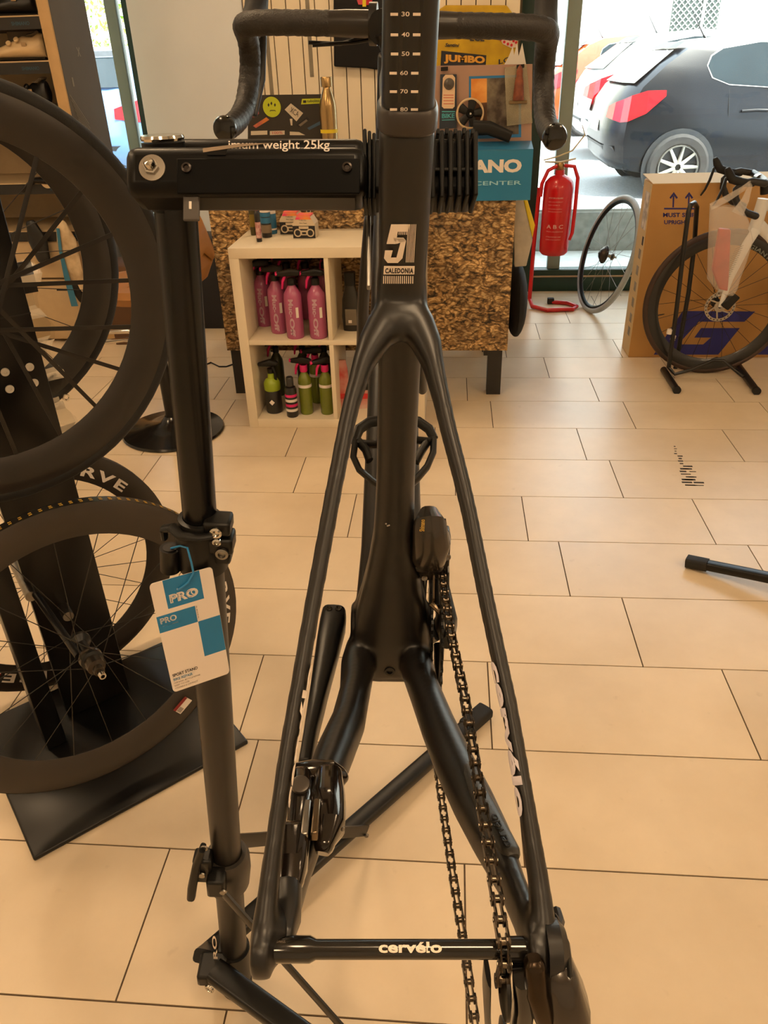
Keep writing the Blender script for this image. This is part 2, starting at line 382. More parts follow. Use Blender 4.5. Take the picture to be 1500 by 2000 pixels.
for i in range(-10, 14):
    for sgn in (-1, 1):
        a = np.array([5.6 + i * .15, 23.9, 1.72]); b = a + np.array([1.9, 0, 1.9]); 
        if sgn < 0: a = a + [1.9 - .6, 0, 0]; b = a + np.array([-1.9, 0, 1.9])
        # clip to the opening
        def cl(a, b):
            d = b - a; t0, t1 = 0., 1.
            for ax, lo, hi in ((0, 5.6, 6.78), (2, 1.72, 3.6)):
                if abs(d[ax]) < 1e-9: continue
                u, v = sorted(((lo - a[ax]) / d[ax], (hi - a[ax]) / d[ax])); t0 = max(t0, u); t1 = min(t1, v)
            return (a + d * t0, a + d * t1) if t1 - t0 > .02 else None
        q = cl(a, b)
        if q: MB().tube(q, .011, n=4).build('lattice_bar', lat, lw, smooth=0)
MB().box(6.34, 6.40, 23.88, 23.94, 1.72, 3.6).build('lattice_post', lat, lw, smooth=0)
MB().box(5.56, 6.82, 23.9, 23.98, 1.66, 1.72).build('window_sill', lat, lw, smooth=0)

CARGLASS = mat('car_glass', (22, 36, 40), .08, noise=.3, scale=2, spec=.35)
TYRE = mat('car_tyre', (52, 50, 48), .8, noise=.2, scale=20)
ALLOY = mat('car_alloy', (196, 192, 182), .3, .7, noise=.1)
TAILR = mat('tail_light_red', (190, 22, 34), .2, noise=.2, scale=6, coat=.5)
TRIMB = mat('car_trim', (40, 42, 44), .5, noise=.2)
CLEARL = mat('lamp_clear', (215, 205, 200), .2, noise=.1, coat=.5)
def car(label, xr, yn, paint, zg=.03, Wd=1.74, hs=1.0, heading=0, light='hook', fuel=False, rack=False):
    root = local_thing('parked_car', label, 'car', (xr, yn, zg), heading, None)
    prof = [(.12, .27), (.03, .36), (0, .56), (.015, .72), (.045, .86), (.16, 1.03), (.42, 1.22), (.64, 1.345), (.92, 1.43), (1.5, 1.465), (2.05, 1.42), (2.45, 1.27), (2.95, 1.0), (3.55, .88), (3.85, .74), (3.95, .55), (3.93, .28), (3.4, .2), (.6, .2)]
    prof = [(x, z * hs) for x, z in prof]; Lg = 3.95
    def inset(z):
        z = z / hs
        return .05 if z < .25 else (0.05 - .05 * min(1, (z - .25) / .25) if z < .5 else (0 if z < .92 else .27 * ((z - .92) / .53) ** 1.15))
    def shift(t):  # rounding of the corners seen from above
        e = min(t, Wd - t); return .16 * max(0, 1 - e / .35) ** 2
    def S(x, t, z):
        s = shift(t); xx = x + s * max(0, 1 - x / 1.3) - s * max(0, 1 - (Lg - x) / 1.3)
        k = inset(z); tt = k + (Wd - 2 * k) * t / Wd
        return (xx, tt, z)
    ts = [0, .04, .12, .25, .5, .87, 1.24, 1.49, 1.62, 1.70, 1.74]
    m = MB().loft([[S(x, t, z) for x, z in prof] for t in ts], caps=False)
    n = len(prof)
    for off, rev in ((0, False), ((len(ts) - 1) * n, True)):
        idx = [off + i for i in range(n)]
        tris = [(0, 1, 18), (1, 2, 18), (2, 17, 18), (2, 3, 17), (3, 4, 17), (4, 5, 17), (5, 12, 17), (5, 6, 12), (6, 7, 12), (7, 11, 12), (7, 8, 11), (8, 10, 11), (8, 9, 10), (12, 13, 17), (13, 14, 17), (14, 15, 17), (15, 16, 17)]
        for tr in tris: f = tuple(idx[i] for i in tr); m.f.append(f if not rev else f[::-1])
    body = m.build('body', paint, root, smooth=50)
    # windows
    def side_patch(nm, pts, mt, proud=.006, par=root, th=.004):
        P = [V3(S(x, 0, z * hs)) - [0, proud, 0] for x, z in pts]
        return MB().prism(P, (0, .004, 0)).build(nm, mt, par, smooth=0)
    sg = side_patch('side_window', [(.86, 1.20), (.92, 1.10), (1.10, 1.04), (1.62, 1.00), (2.6, .98), (2.2, 1.28), (1.9, 1.37), (1.4, 1.385), (1.02, 1.34), (.90, 1.28)], CARGLASS)
    side_patch('window_trim', [(.85, 1.20), (.91, 1.092), (1.10, 1.03), (1.62, .99), (2.63, .968), (2.21, 1.29), (1.9, 1.38), (1.4, 1.395), (1.01, 1.35), (.89, 1.285)], mat('window_chrome', (120, 122, 120), .3, .6), .003)
    def rear_patch(nm, x0z0, x1z1, t0, t1, mt, proud=.008):
        g = MB(); k = 6; (xa, za), (xb, zb) = x0z0, x1z1; d = nrm((zb - za, 0, -(xb - xa))) * -proud
        row = lambda x, z, a, b: [V3(S(x, a + (b - a) * i / k, z * hs)) + d for i in range(k + 1)]
        A = row(xa, za, t0, t1); B = row(xb, zb, t0 + .06, t1 - .06); A2 = [p - d * .8 for p in A]; B2 = [p - d * .8 for p in B]
        for i in range(k):
            o = len(g.v); g.v += [tuple(A[i]), tuple(A[i + 1]), tuple(B[i + 1]), tuple(B[i])]; g.f.append((o, o + 1, o + 2, o + 3))
        return g.build(nm, mt, root, smooth=0)
    rear_patch('rear_window', (.17, 1.045), (.60, 1.325), .10, Wd - .10, CARGLASS, .022)
    rear_patch('spoiler', (.60, 1.33), (.72, 1.385), .12, Wd - .12, TRIMB, .03)
    rear_patch('bumper_panel', (.115, .28), (.01, .50), .05, Wd - .05, TRIMB, .012)
    pl = rear_patch('number_plate', (0.0, .60), (.02, .70), .62, 1.12, CLEARL, .012)
    # tail lights wrap the corner: rear piece and side piece
    for side in (0, 1):
        f = (lambda t: t) if side == 0 else (lambda t: Wd - t)
        def P(x, t, z, o=.012): q = V3(S(x, f(t), z * hs)); return q + (V3((-o, 0, 0)) if t > .02 else V3((-.004, -o if side == 0 else o, 0)))
        zt = [(.30, .86, .76), (.16, .90, .74), (.06, .93, .72), (0.0, .96, .73)]
        g = MB()
        up = [P(.04, t, a) for t, a, b_ in zt] + [P(.22, 0, 1.0), P(.42, 0, 1.0)]
        lo = [P(.02, t, b_) for t, a, b_ in zt] + [P(.22, 0, .80), P(.42, 0, .95)]
        for i in range(len(up) - 1): g.add([up[i], up[i + 1], lo[i + 1], lo[i]], [(0, 1, 2, 3) if side == 0 else (3, 2, 1, 0)])
        tl = g.build('tail_light', TAILR, root, smooth=50)
        g = MB().add([P(.04, .25, .74, .014), P(.04, .0, .74, .014), P(.03, 0, .64, .014), P(.03, .25, .66, .014)], [(0, 1, 2, 3)])
        if light == 'clear': g.build('lamp_strip', CLEARL, tl, smooth=0)
    # wheels
    for wx in (.73, 3.25):
        for side in (0, 1):
            yo = 0.0 if side == 0 else Wd; sg_ = -1 if side == 0 else 1
            MB().lathe([(.36, 0), (.36, .012), (.31, .014), (.30, .002), (.0001, .002)], (wx, yo + sg_ * .001, .30), (0, sg_, 0), n=28).build('wheel_arch', TRIMB, root)
            wh = MB().lathe([(.20, .02), (.22, .045), (.28, .05), (.305, .03), (.31, -.02), (.305, -.16), (.2, -.17)], (wx, yo + sg_ * .012, .305), (0, sg_, 0), n=32).build('tyre', TYRE, root)
            rm = MB().lathe([(.205, .03), (.20, .02), (.19, -.03), (.0001, -.04)], (wx, yo + sg_ * .045, .305), (0, sg_, 0), n=28).build('rim', TRIMB, wh)
            for k in range(9):
                a = 2 * math.pi * k / 9; d = np.array([math.cos(a), 0, math.sin(a)])
                MB().tube([V3((wx, yo + sg_ * .030, .305)) + d * .03, V3((wx, yo + sg_ * .040, .305)) + d * .2], [.022, .015], n=6).build('spoke', ALLOY, wh)
            MB().lathe([(.21, .0), (.205, .03), (.195, .03), (.19, 0)], (wx, yo + sg_ * .03, .305), (0, sg_, 0), n=28).build('rim_edge', ALLOY, wh)
    MB().tube([S(1.28, .02, .80 * hs), S(1.42, .02, .805 * hs), S(1.55, .02, .80 * hs)], .012, n=8).build('door_handle', paint, root)
    MB().tube([(1.05, Wd / 2, 1.44 * hs), (1.02, Wd / 2, 1.47 * hs), (.86, Wd / 2, 1.70 * hs)], [.02, .008, .003], n=6).build('antenna', TRIMB, root)
    side_patch('door_seam', [(1.22, .35), (1.225, .35), (1.105, 1.03), (1.10, 1.03)], TRIMB, .003)
    side_patch('door_seam', [(2.28, .35), (2.285, .35), (2.295, .98), (2.29, .98)], TRIMB, .003)
    if fuel: MB().lathe([(.075, 0), (.07, .006), (.0001, .006)], S(.66, 0, .76), (0, -1, 0), n=20).build('fuel_cap', paint, root)
    return root
car('dark blue hatchback with a red hooked tail light parked right outside the shop glass', 1.59, 8.8, mat('paint_dark_blue', (10, 15, 22), .3, noise=.15, scale=2, coat=.15, spec=.25))
car('white hatchback between the dark blue car and the orange car', 1.82, 12.1, mat('paint_white', (232, 234, 232), .2, noise=.04, scale=2, coat=.6), hs=1.07, light='clear')
car('orange red car farthest down the row, beyond the white one', 1.70, 15.9, mat('paint_orange', (222, 70, 28), .22, noise=.1, scale=2, coat=.6), hs=1.07)
car('pale blue car seen through the narrow left window beside the fence', -3.55, 9.6, mat('paint_pale_blue', (96, 130, 176), .2, noise=.1, scale=2, coat=.6), heading=R(90), zg=.05, hs=1.05, light='clear')
# iron fence with a hedge, beyond the left window
fc = thing('iron_fence', 'pale iron railing with pointed bars before the hedge', 'fence', (-4.5, 14.2, 0))
fm = mat('fence_paint', (226, 232, 226), .5, noise=.05)
for i in range(26):
    x = -7.2 + i * .17; MB().tube([(x, 14.2, .25), (x, 14.2, 1.98), (x, 14.2, 2.1)], [.016, .016, .002], n=6).build('bar', fm, fc, smooth=0)
for z in (.4, 1.75): MB().box(-7.3, -2.8, 14.18, 14.22, z, z + .04).build('rail', fm, fc, smooth=0)
LEAF = mat('leaf', (122, 160, 40), .5, rgb2=(196, 206, 110), scale=3); hd = MB(); rs = random.Random(11)
for i in range(9000):
    c = V3((rs.uniform(-8, -2.4), 14.5 + rs.uniform(0, .9) , rs.uniform(.2, 4.2))); s_ = rs.uniform(.03, .07)
    a = nrm((rs.gauss(0, 1), rs.gauss(0, 1), rs.gauss(0, 1))); b = nrm(np.cross(a, (rs.gauss(0, 1), rs.gauss(0, 1), rs.gauss(0, 1))))
    hd.add([c - a * s_, c + b * s_ * .5, c + a * s_, c - b * s_ * .5], [(0, 1, 2, 3)])
ho = hd.build('hedge_foliage', LEAF, None, smooth=0, origin=(-5, 14.9, 0)); tag(ho, 'yellow green leafy hedge behind the iron railing', 'hedge', kind='stuff')
# ================================================================== the bicycle in the work stand
# own axes: f forward, u up, l to the right; origin at the bottom bracket. Clamped at the seat tube, rear wheel out.
TILT = R(27.5)
BBW = CAM + EX * .0075 + EY * .123 + EZ * .831
FV = EZ * math.cos(TILT) - EY * math.sin(TILT); UV = nrm(-EY * math.cos(TILT) - EZ * math.sin(TILT) + EX * .014); RV = EX
def B(f, u, l=0.0): return BBW + FV * f + UV * u + RV * l
def onb(px, py, a, b):
    """photo point on the surface through two points of the bicycle's middle plane, running sideways"""
    A, Q = B(*a), B(*b); return onplane(px, py, A, np.cross(Q - A, RV))
bike = thing('bicycle', 'matte black carbon road bicycle without rear wheel, clamped upright in the work stand', 'bicycle', B(0, 0) * [1, 1, 0] + [0, 0, BBW[2] - .25])
AX = (-.409, .072)
def seat(u, off=0.0): return (-u * .2972 - off, u + 0.0)
def sseat(px, py, off=.022): return onb(px, py, seat(.1, off), seat(.48, off))

frame_tubes = []; umb = MB()
def ft(name, pts, r, **k): frame_tubes.append((name, pts)); umb.tube(pts, r, n=20, **k)
# seat tube
us = [-.02, 0, .03, .06, .10, .14, .20, .30, .38, .44, .487]; hw = [.041, .041, .039, .032, .0245, .0195, .0172, .0166, .0168, .0174, .0176]
ft('seat_tube', [B(*seat(u)) for u in us], [(w_, .021) for w_ in hw], side=RV, exp=3.0)
# bottom bracket block and bridge
ft('bottom_bracket_shell', [B(0, 0, -.043), B(0, 0, .043)], .025)
ft('bottom_bracket_shell', [B(.012, -.014), B(-.03, -.016), B(-.050, -.018)], [(.041, .026), (.042, .026), (.040, .022)], side=RV, exp=3.0)
ft('seat_tube', [B(-.034, -.030), B(-.035, .0), B(-.035, .04), B(-.038, .085), B(*seat(.15, .004))], [(.038, .018), (.0415, .020), (.037, .020), (.027, .019), (.0175, .018)], side=RV, exp=2.8)
# down, top and head tube
ft('down_tube', [B(-.005, -.005), B(.06, .062), B(.2, .208), B(.33, .342), B(.405, .425)], [(.041, .026), (.034, .028), (.029, .029), (.027, .028), (.024, .026)], side=RV, exp=3.0)
ft('top_tube', [B(-.125, .43), B(.1, .475), B(.37, .525)], [(.015, .018), (.017, .02), (.021, .024)], side=RV, exp=2.6)
ft('head_tube', [B(.424, .41), B(.404, .475), B(.381, .556)], [.029, .0245, .023])
# seat stays, with the yoke under the clamp
SP0, SP1 = seat(.372, .010), AX
def stay(L): return [onb(x, y, SP0, SP1) for x, y in L]
SL = [sseat(770, 592, .011)] + stay([(750, 634), (726, 676), (709, 712), (699, 747), (688, 783), (676, 835), (650, 968), (611, 1180), (586, 1325), (561, 1470), (540, 1615), (524, 1745), (516, 1835), (515, 1888)])
SR = [sseat(798, 592, .011)] + stay([(816, 634), (835, 676), (846, 712), (854, 747), (863, 783), (876, 840), (902, 940), (916, 1000), (954, 1190), (995, 1380), (1028, 1570), (1052, 1722), (1064, 1840), (1066, 1888)])
sr = [(.010, .0135), (.0125, .0125), (.0108, .0118), (.0078, .011), (.0070, .0095), (.0064, .0085), (.0061, .0075), (.0059, .007), (.0057, .0066), (.0056, .0066), (.0056, .0066), (.0056, .0068), (.0065, .008), (.0082, .011), (.0080, .011)]
ft('seat_stay_left', SL, sr, side=RV, exp=2.3); ft('seat_stay_right', SR, sr, side=RV, exp=2.3)
arch = stay([(722, 676), (748, 648), (785, 638), (818, 648), (838, 676)]); ft('seat_tube', arch, [(.0105, .0105)] * 5)
ft('seat_tube', [sseat(784, 525, .003), sseat(784, 570, .007), sseat(784, 606, .013)] + stay([(783, 634), (783, 650)]), [(.0172, .0182), (.0180, .0168), (.0195, .0165), (.0225, .0140), (.0240, .0095)], side=RV, exp=2.4)
# chain stays
CP0, CP1 = (-.03, -.014), AX
def cst(L): return [onb(x, y, CP0, CP1) for x, y in L]
CL = cst([(708, 1268), (699, 1300), (693, 1354), (680, 1412), (655, 1470), (628, 1540), (600, 1620), (572, 1710), (552, 1790), (536, 1850)])
CR = cst([(806, 1268), (815, 1305), (829, 1350), (855, 1418), (888, 1494), (925, 1570), (960, 1640), (1000, 1728), (1025, 1790), (1046, 1850)])
cr = [(.018, .020), (.0175, .021), (.0145, .0205), (.0150, .0195), (.0155, .0185), (.0145, .0170), (.0135, .0160), (.0110, .015), (.0095, .014), (.0085, .013)]
ft('chain_stay_left', CL, cr, side=RV, exp=2.3)
cr2 = [(.018, .020), (.0165, .021), (.0145, .0205), (.0150, .0195), (.0158, .0185), (.0158, .0170), (.0140, .0160), (.0082, .015), (.0075, .014), (.0075, .013)]
ft('chain_stay_right', CR, cr2, side=RV, exp=2.3)
# dropout bosses
for s_ in (-1, 1): ft('seat_stay_left' if s_ < 0 else 'seat_stay_right', [B(AX[0], AX[1], s_ * .0715), B(AX[0], AX[1], s_ * .083)], .0155)

def remeshed(mb, voxel, smooth_it):
    me = bpy.data.meshes.new('u'); me.from_pydata(mb.v, [], mb.f); me.update()
    o = bpy.data.objects.new('u', me); COL.objects.link(o)
    r = o.modifiers.new('r', 'REMESH'); r.mode = 'VOXEL'; r.voxel_size = voxel
    s_ = o.modifiers.new('s', 'SMOOTH'); s_.factor = .5; s_.iterations = smooth_it
    bpy.context.view_layer.update(); dg = bpy.context.evaluated_depsgraph_get()
    out = bpy.data.meshes.new_from_object(o.evaluated_get(dg)); bpy.data.objects.remove(o); return out
fm_ = remeshed(umb, .0021, 20)
nv = len(fm_.vertices); co = np.empty(nv * 3); fm_.vertices.foreach_get('co', co); co = co.reshape(-1, 3)
vn = np.empty(nv * 3); fm_.vertices.foreach_get('normal', vn); vn = vn.reshape(-1, 3)
names = sorted(set(n for n, _ in frame_tubes)); best = np.full((nv, len(names)), 9.0)
for n_, pts in frame_tubes:
    k = names.index(n_)
    for a, b in zip(pts[:-1], pts[1:]):
        d = b - a; t = np.clip(((co - a) @ d) / (d @ d), 0, 1); q = np.linalg.norm(co - (a + t[:, None] * d), axis=1); best[:, k] = np.minimum(best[:, k], q)
own = best.argmin(1)
polys = [tuple(p.vertices) for p in fm_.polygons]; fown = np.array([own[p[0]] for p in polys])
frame = bpy.data.objects.new('frame', None); COL.objects.link(frame); frame.parent = bike; ORG['frame'] = ORG['bicycle']
PRETTY = {'seat_stay_left': 'seat_stay', 'seat_stay_right': 'seat_stay', 'chain_stay_left': 'chain_stay', 'chain_stay_right': 'chain_stay'}
for k, n_ in enumerate(names):
    fs = [p for p, o in zip(polys, fown) if o == k]
    if not fs: continue
    used = sorted(set(i for p in fs for i in p)); mp = {v: i for i, v in enumerate(used)}
    me = bpy.data.meshes.new(PRETTY.get(n_, n_)); me.from_pydata([tuple(co[i] - ORG['bicycle']) for i in used], [], [tuple(mp[i] for i in p) for p in fs]); me.update(); me.shade_smooth()
    me.normals_split_custom_set_from_vertices([tuple(vn[i]) for i in used])
    link(PRETTY.get(n_, n_), me, CARBON, frame, og=ORG['bicycle'])
bpy.data.meshes.remove(fm_)

# lettering on the seat tube: numeral with stripes, name bar, stripes
TD = nrm(B(*seat(.5)) - B(*seat(.1)))
def rearface(px, py): return onb(px, py, seat(.1, .0222), seat(.48, .0222))
def st_quad(nm, mt, L): 
    P = [rearface(*p) for p in L]; n_ = nrm(np.cross(P[1] - P[0], P[3] - P[0])); n_ = n_ if n_ @ (CAM - P[0]) > 0 else -n_
    MB().prism(P, n_ * .0004).build(nm, mt, bike, smooth=0)
DEC = mat('decal_white', (230, 214, 198), .5, noise=.04)
o5 = rearface(751, 513); t5 = rearface(800, 438)
st_quad('numeral', DEC, [(764, 438), (800, 438), (797, 452), (777, 452)])
st_quad('numeral', DEC, [(764, 438), (777, 452), (773, 476), (755, 476)])
for L in ([(768, 464), (786, 464), (793, 470), (774, 476)], [(774, 466), (788, 464), (793, 470), (782, 474)], [(782, 474), (793, 470), (786, 504), (774, 504)], [(752, 489), (767, 489), (763, 504), (750, 504)], [(750, 504), (763, 503), (775, 503), (786, 504), (777, 513), (757, 513)]): st_quad('numeral', DEC, L)
for i in range(6): x = 797 + i * 2.9; st_quad('stripe', DEC, [(x, 438), (x + 1.3, 438), (x - 3.2, 512), (x - 4.5, 512)])
for i in range(5): x = 779 + i * 3.6; st_quad('stripe', DEC, [(x, 452), (x + 1.6, 452), (x + 1.2, 458), (x - .4, 458)])
st_quad('name_bar', DEC, [(750, 519.5), (810, 519.5), (809, 535.5), (749, 535.5)])
a = rearface(752, 533.5); b = rearface(807, 533.5); c = rearface(752.5, 523)
nf = nrm(np.cross(b - a, c - a)); text('CALEDONIA', 1, INK, bike, 'name_lettering', a + nf * .0005, b - a, c - a, bold=.05, spacing=1.15, fit=(np.linalg.norm(b - a), np.linalg.norm(c - a)))
for i in range(15): x = 748.5 + i * 4.05; st_quad('stripe', DEC, [(x, 539), (x + 2, 539), (x + 1.7, 553.5), (x - .3, 553.5)])
# bolt in the bridge and scratches
pb = onb(761, 1311, (-.054, -.05), (-.053, .02)); nb = -FV
MB().lathe([(.0055, 0), (.0052, .0012), (.003, .0012), (.0028, -.002), (.0001, -.002)], pb, nb, n=18).build('bolt', BLACKM, bike)
MB().lathe([(.0025, 0), (.0001, .0006)], pb - nb * .0012, nb, n=8).build('bolt_socket', mat('brass_dull', (110, 84, 48), .4, .8, noise=.2), bike)
spk = mat('scratch', (170, 160, 150), .5, noise=.2)
for x, y in ((754, 1023), (757, 1027), (760, 1026), (742, 1106), (780, 1091), (755, 1156)):
    q = rearface(x, y); MB().obox(q, RV * .0007, UV * .0003, -FV * .0008).build('scratch', spk, bike, smooth=0)

# seat post and collar
pw = .0162
def post(u): return B(*seat(u))
sp = MB().tube([post(.475), post(.62), post(.74)], [(pw, .019)] * 3, n=28, side=RV, exp=3.2).build('seat_post', CARBON, bike)
rs_ = lambda u, l, e=0.0: B(seat(u)[0] - .0190 - e, seat(u)[1], l)
MB().prism([rs_(.498, -.0064), rs_(.498, .0064), rs_(.735, .0064), rs_(.735, -.0064)], -FV * .0006).build('scale_strip', GLOSSB, sp, smooth=0)
for i, (num, y) in enumerate((('30', 28), ('40', 68), ('50', 105.5), ('60', 143), ('70', 179), ('80', 214))):
    c = onb(792 if i < 3 else 789, y, seat(.1, .0199), seat(.7, .0199)); 
    lc = (c - BBW) @ RV
    h = .0019
    text(num, 1, DEC, sp, 'scale_number', c - RV * .0022 - TD * h / 2, RV, TD, bold=.01, fit=(.0044, h * 1.15))
    for s_ in (-1, 1): MB().obox(c + RV * s_ * .0062, RV * .0021, TD * .0007, -FV * .0002).build('scale_mark', DEC, sp, smooth=0)
MB().tube([post(.4855), post(.487), post(.4965), post(.499)], [(.0172, .0215), (.0188, .0228), (.0188, .0228), (.0174, .021)], n=28, side=RV, exp=3.0).build('seat_collar', mat('collar', (44, 38, 34), .38, noise=.1), bike)

# through axle
XA = lambda l, du=0.0: B(AX[0], AX[1] + du, l)
GLX = mat('axle_black', (30, 27, 24), .16, .3, noise=.2, scale=20, coat=.4)
MB().tube([XA(l) for l in (-.074, -.0505, -.047, .060, .061, .0615, .0745)], [.0071, .0071, .0053, .0053, .0053, .0068, .0068], n=24).build('through_axle', GLX, bike)
ang = nrm(CAM - XA(.01)); ang = nrm(ang - RV * (ang @ RV)); upv = nrm(np.cross(ang, RV)); upv = upv if upv @ UV > 0 else -upv
def axw(x, y, l0=-.0115):
    th = (y - .0018) / .0054; return XA(l0 + x) + .0055 * (ang * math.cos(th) + upv * math.sin(th))
text('cerv\u00e9lo', 1, DEC, bike, 'axle_lettering', bold=.03, warp=axw, fit=(.0355, .0058))
text('DT SWISS', 1, mat('print_grey', (120, 105, 88), .5, noise=.1), bike, 'axle_print', warp=lambda x, y: XA(-.072 + x) + .0073 * (ang * math.cos((y + .003) / .007) + upv * math.sin((y + .003) / .007)), fit=(.008, .0015))

# left crank arm (near) and right crank arm
ca = [(.016, .003, -.062), (.0, 0, -.063), (-.03, -.006, -.066), (-.085, -.016, -.071), (-.14, -.026, -.076), (-.172, -.032, -.078)]
MB().tube([B(*p) for p in ca], [(.0132, .017), (.0138, .0185), (.0124, .0175), (.0092, .014), (.0065, .0125), (.0065, .012)], n=20, side=RV, exp=3.6).build('crank_arm', BLACKM, bike, bevel=.002)
pe = onb(655, 1210, (.03, .02), (.0, .02))
for dx in (-.0045, .0055): MB().lathe([(.0036, 0), (.003, .0012), (.0001, .0002)], B(.004, .0192, -.0625 + dx), UV * .9 - FV * .4, n=14).build('pinch_bolt', GLOSSB, bike)
ca2 = [(-.014, -.002, .060), (.0, 0, .061), (.05, .01, .058), (.16, .028, .056)]
MB().tube([B(*p) for p in ca2], [(.008, .015), (.011, .02), (.009, .016), (.007, .012)], n=16, side=RV, exp=3, rnd=True).build('crank_arm', BLACKM, bike)
# chainrings with teeth
def ring(l, rad, teeth, th=.0022):
    m = MB(); o = []; 
    for k in range(teeth * 4):
        a_ = 2 * math.pi * k / (teeth * 4); rr = rad + (.0035 if k % 4 in (1, 2) else -.0015); o.append((rr, a_))
    P = lambda rr, a_, dl: B(rr * math.cos(a_), rr * math.sin(a_), l + dl)
    n_ = len(o); vs = [P(rr, a_, -th / 2) for rr, a_ in o] + [P(rr, a_, th / 2) for rr, a_ in o] + [P(rad * .82, a_, -th / 2) for rr, a_ in o] + [P(rad * .82, a_, th / 2) for rr, a_ in o]
    fs = []
    for i in range(n_):
        j = (i + 1) % n_; fs += [(i, j, n_ + j, n_ + i), (2 * n_ + j, 2 * n_ + i, 3 * n_ + i, 3 * n_ + j), (n_ + i, n_ + j, 3 * n_ + j, 3 * n_ + i), (j, i, 2 * n_ + i, 2 * n_ + j)]
    return m.add(vs, fs).build('chainring', BLACKM, bike, smooth=30)
ring(.0475, .101, 50); ring(.040, .069, 34)
for k in range(4):
    a_ = R(45 + 90 * k); MB().tube([B(.02 * math.cos(a_), .02 * math.sin(a_), .052), B(.088 * math.cos(a_), .088 * math.sin(a_), .049)], [(.006, .014), (.003, .009)], n=12, side=RV).build('spider_arm', BLACKM, bike)

# chain: every link its own mesh object under the chain
chain = bpy.data.objects.new('chain', None); COL.objects.link(chain); chain.parent = bike; ORG['chain'] = ORG['bicycle']
def link_mesh(nm, half, th):
    m = MB(); pitch = .0127
    for s_ in (-1, 1):
        y0, y1 = s_ * half, s_ * (half + th)
        out = []
        for k in range(9): a_ = R(90 + 180 * k / 8); out.append((-pitch / 2 + .0040 * math.cos(a_), .0040 * math.sin(a_)))
        out.append((0, -.0027))
        for k in range(9): a_ = R(-90 + 180 * k / 8); out.append((pitch / 2 + .0040 * math.cos(a_), .0040 * math.sin(a_)))
        out.append((0, .0027))
        m.prism([(x, y0, z) for x, z in out], (0, y1 - y0, 0))
    me = bpy.data.meshes.new(nm); me.from_pydata(m.v, [], m.f); me.update(); me.materials.append(CHAINM); return me
def roller_mesh():
    m = MB().cyl((0, -.0032, 0), (0, .0032, 0), .0023, n=10); m.cyl((0, -.0042, 0), (0, .0042, 0), .0015, n=8)
    me = bpy.data.meshes.new('roller'); me.from_pydata(m.v, [], m.f); me.update(); me.shade_smooth(); me.set_sharp_from_angle(angle=R(40)); me.materials.append(mat('pin_steel', (112, 100, 86), .24, 1.0, noise=.2)); return me
LO, LI, LR = link_mesh('outer_link', .0026, .0010), link_mesh('inner_link', .0014, .0010), roller_mesh()
def run_chain(pts):
    P = [V3(p) for p in pts]; seg = [np.linalg.norm(b - a) for a, b in zip(P[:-1], P[1:])]; tot = sum(seg); n_ = int(tot / .0127); 
    def at(s_):
        for a, b, q in zip(P[:-1], P[1:], seg):
            if s_ <= q: return a + (b - a) * s_ / q
            s_ -= q
        return P[-1]
    for i in range(n_):
        a, b = at(i * .0127), at((i + 1) * .0127); x = nrm(b - a); y = nrm(RV - x * (RV @ x)); z = np.cross(x, y); c = (a + b) / 2
        for nm, me, cc in ((('outer_link' if i % 2 else 'inner_link'), LO if i % 2 else LI, c), ('roller', LR, a)):
            o = bpy.data.objects.new(nm, me); COL.objects.link(o); o.parent = chain
            M_ = Matrix(((x[0], y[0], z[0], 0), (x[1], y[1], z[1], 0), (x[2], y[2], z[2], 0), (0, 0, 0, 1)))
            M_.translation = Vector(tuple(cc - ORG['bicycle'])); o.matrix_local = M_
UP0, UP1 = (.01, .101), (AX[0], AX[1] + .011)
up_pts = [B(.101 * math.sin(R(q)), .101 * math.cos(R(q)), .0455) for q in (40, 25, 12, 4)] + [onb(x, y, UP0, UP1) for x, y in ((880, 1235), (909, 1370), (934, 1530), (955, 1655), (972, 1765), (984, 1845))] + [XA(.0585, .0005) - FV * .0095, XA(.0585, -.012) - FV * .010, XA(.058, -.03) + FV * .0]
run_chain(up_pts)
LO0, LO1 = (0, -.10), (-.42, -.115)
run_chain([B(.06, -.082, .047), B(.03, -.096, .047)] + [onb(x, y, LO0, LO1) for x, y in ((853, 1495), (868, 1600), (886, 1720), (905, 1840), (922, 1960), (935, 2050))])

# front derailleur: motor body, bracket, cage
fd = bpy.data.objects.new('front_derailleur', None); COL.objects.link(fd); fd.parent = bike; ORG['front_derailleur'] = ORG['bicycle']
def fdp(px, py, o=0.0): return onb(px, py, (-.04 - o, .10), (-.075 - o, .2))
FDM = mat('derailleur_grey', (58, 52, 46), .24, .5, noise=.15, scale=30, coat=.3)
g = MB().tube([fdp(838, 1012, -.02), fdp(838, 1028, 0), fdp(843, 1052, .004), fdp(838, 1078, .004), fdp(838, 1106, -.004)], [(.010, .012), (.0155, .017), (.0178, .019), (.0172, .018), (.0125, .014)], n=20, side=RV, exp=2.8, rnd=True); g.build('motor_body', FDM, fd)
MB().tube([fdp(815, 1050, -.02), fdp(812, 1095, -.01), fdp(810, 1150, -.004), fdp(806, 1195, -.01)], [(.006, .01), (.007, .011), (.0055, .009), (.002, .004)], n=12, side=RV).build('mount_bracket', BLACKM, fd)
MB().obox(fdp(868, 1075, -.01), RV * .0045, UV * .022, FV * .012).build('link_arm', BLACKM, fd, bevel=.002)
for x, y in ((861, 1070), (874, 1088), (818, 1104), (829, 1128)):
    MB().lathe([(.0034, 0), (.003, .0015), (.0016, .0015), (.0001, .0004)], fdp(x, y, .012), -FV, n=14).build('bolt', STEEL, fd)
text('Shimano', 1, mat('gold_logo', (190, 150, 60), .4), fd, 'logo_lettering', fdp(829, 1038, .0235), UV, -RV, fit=(.012, .0045), bold=.02)
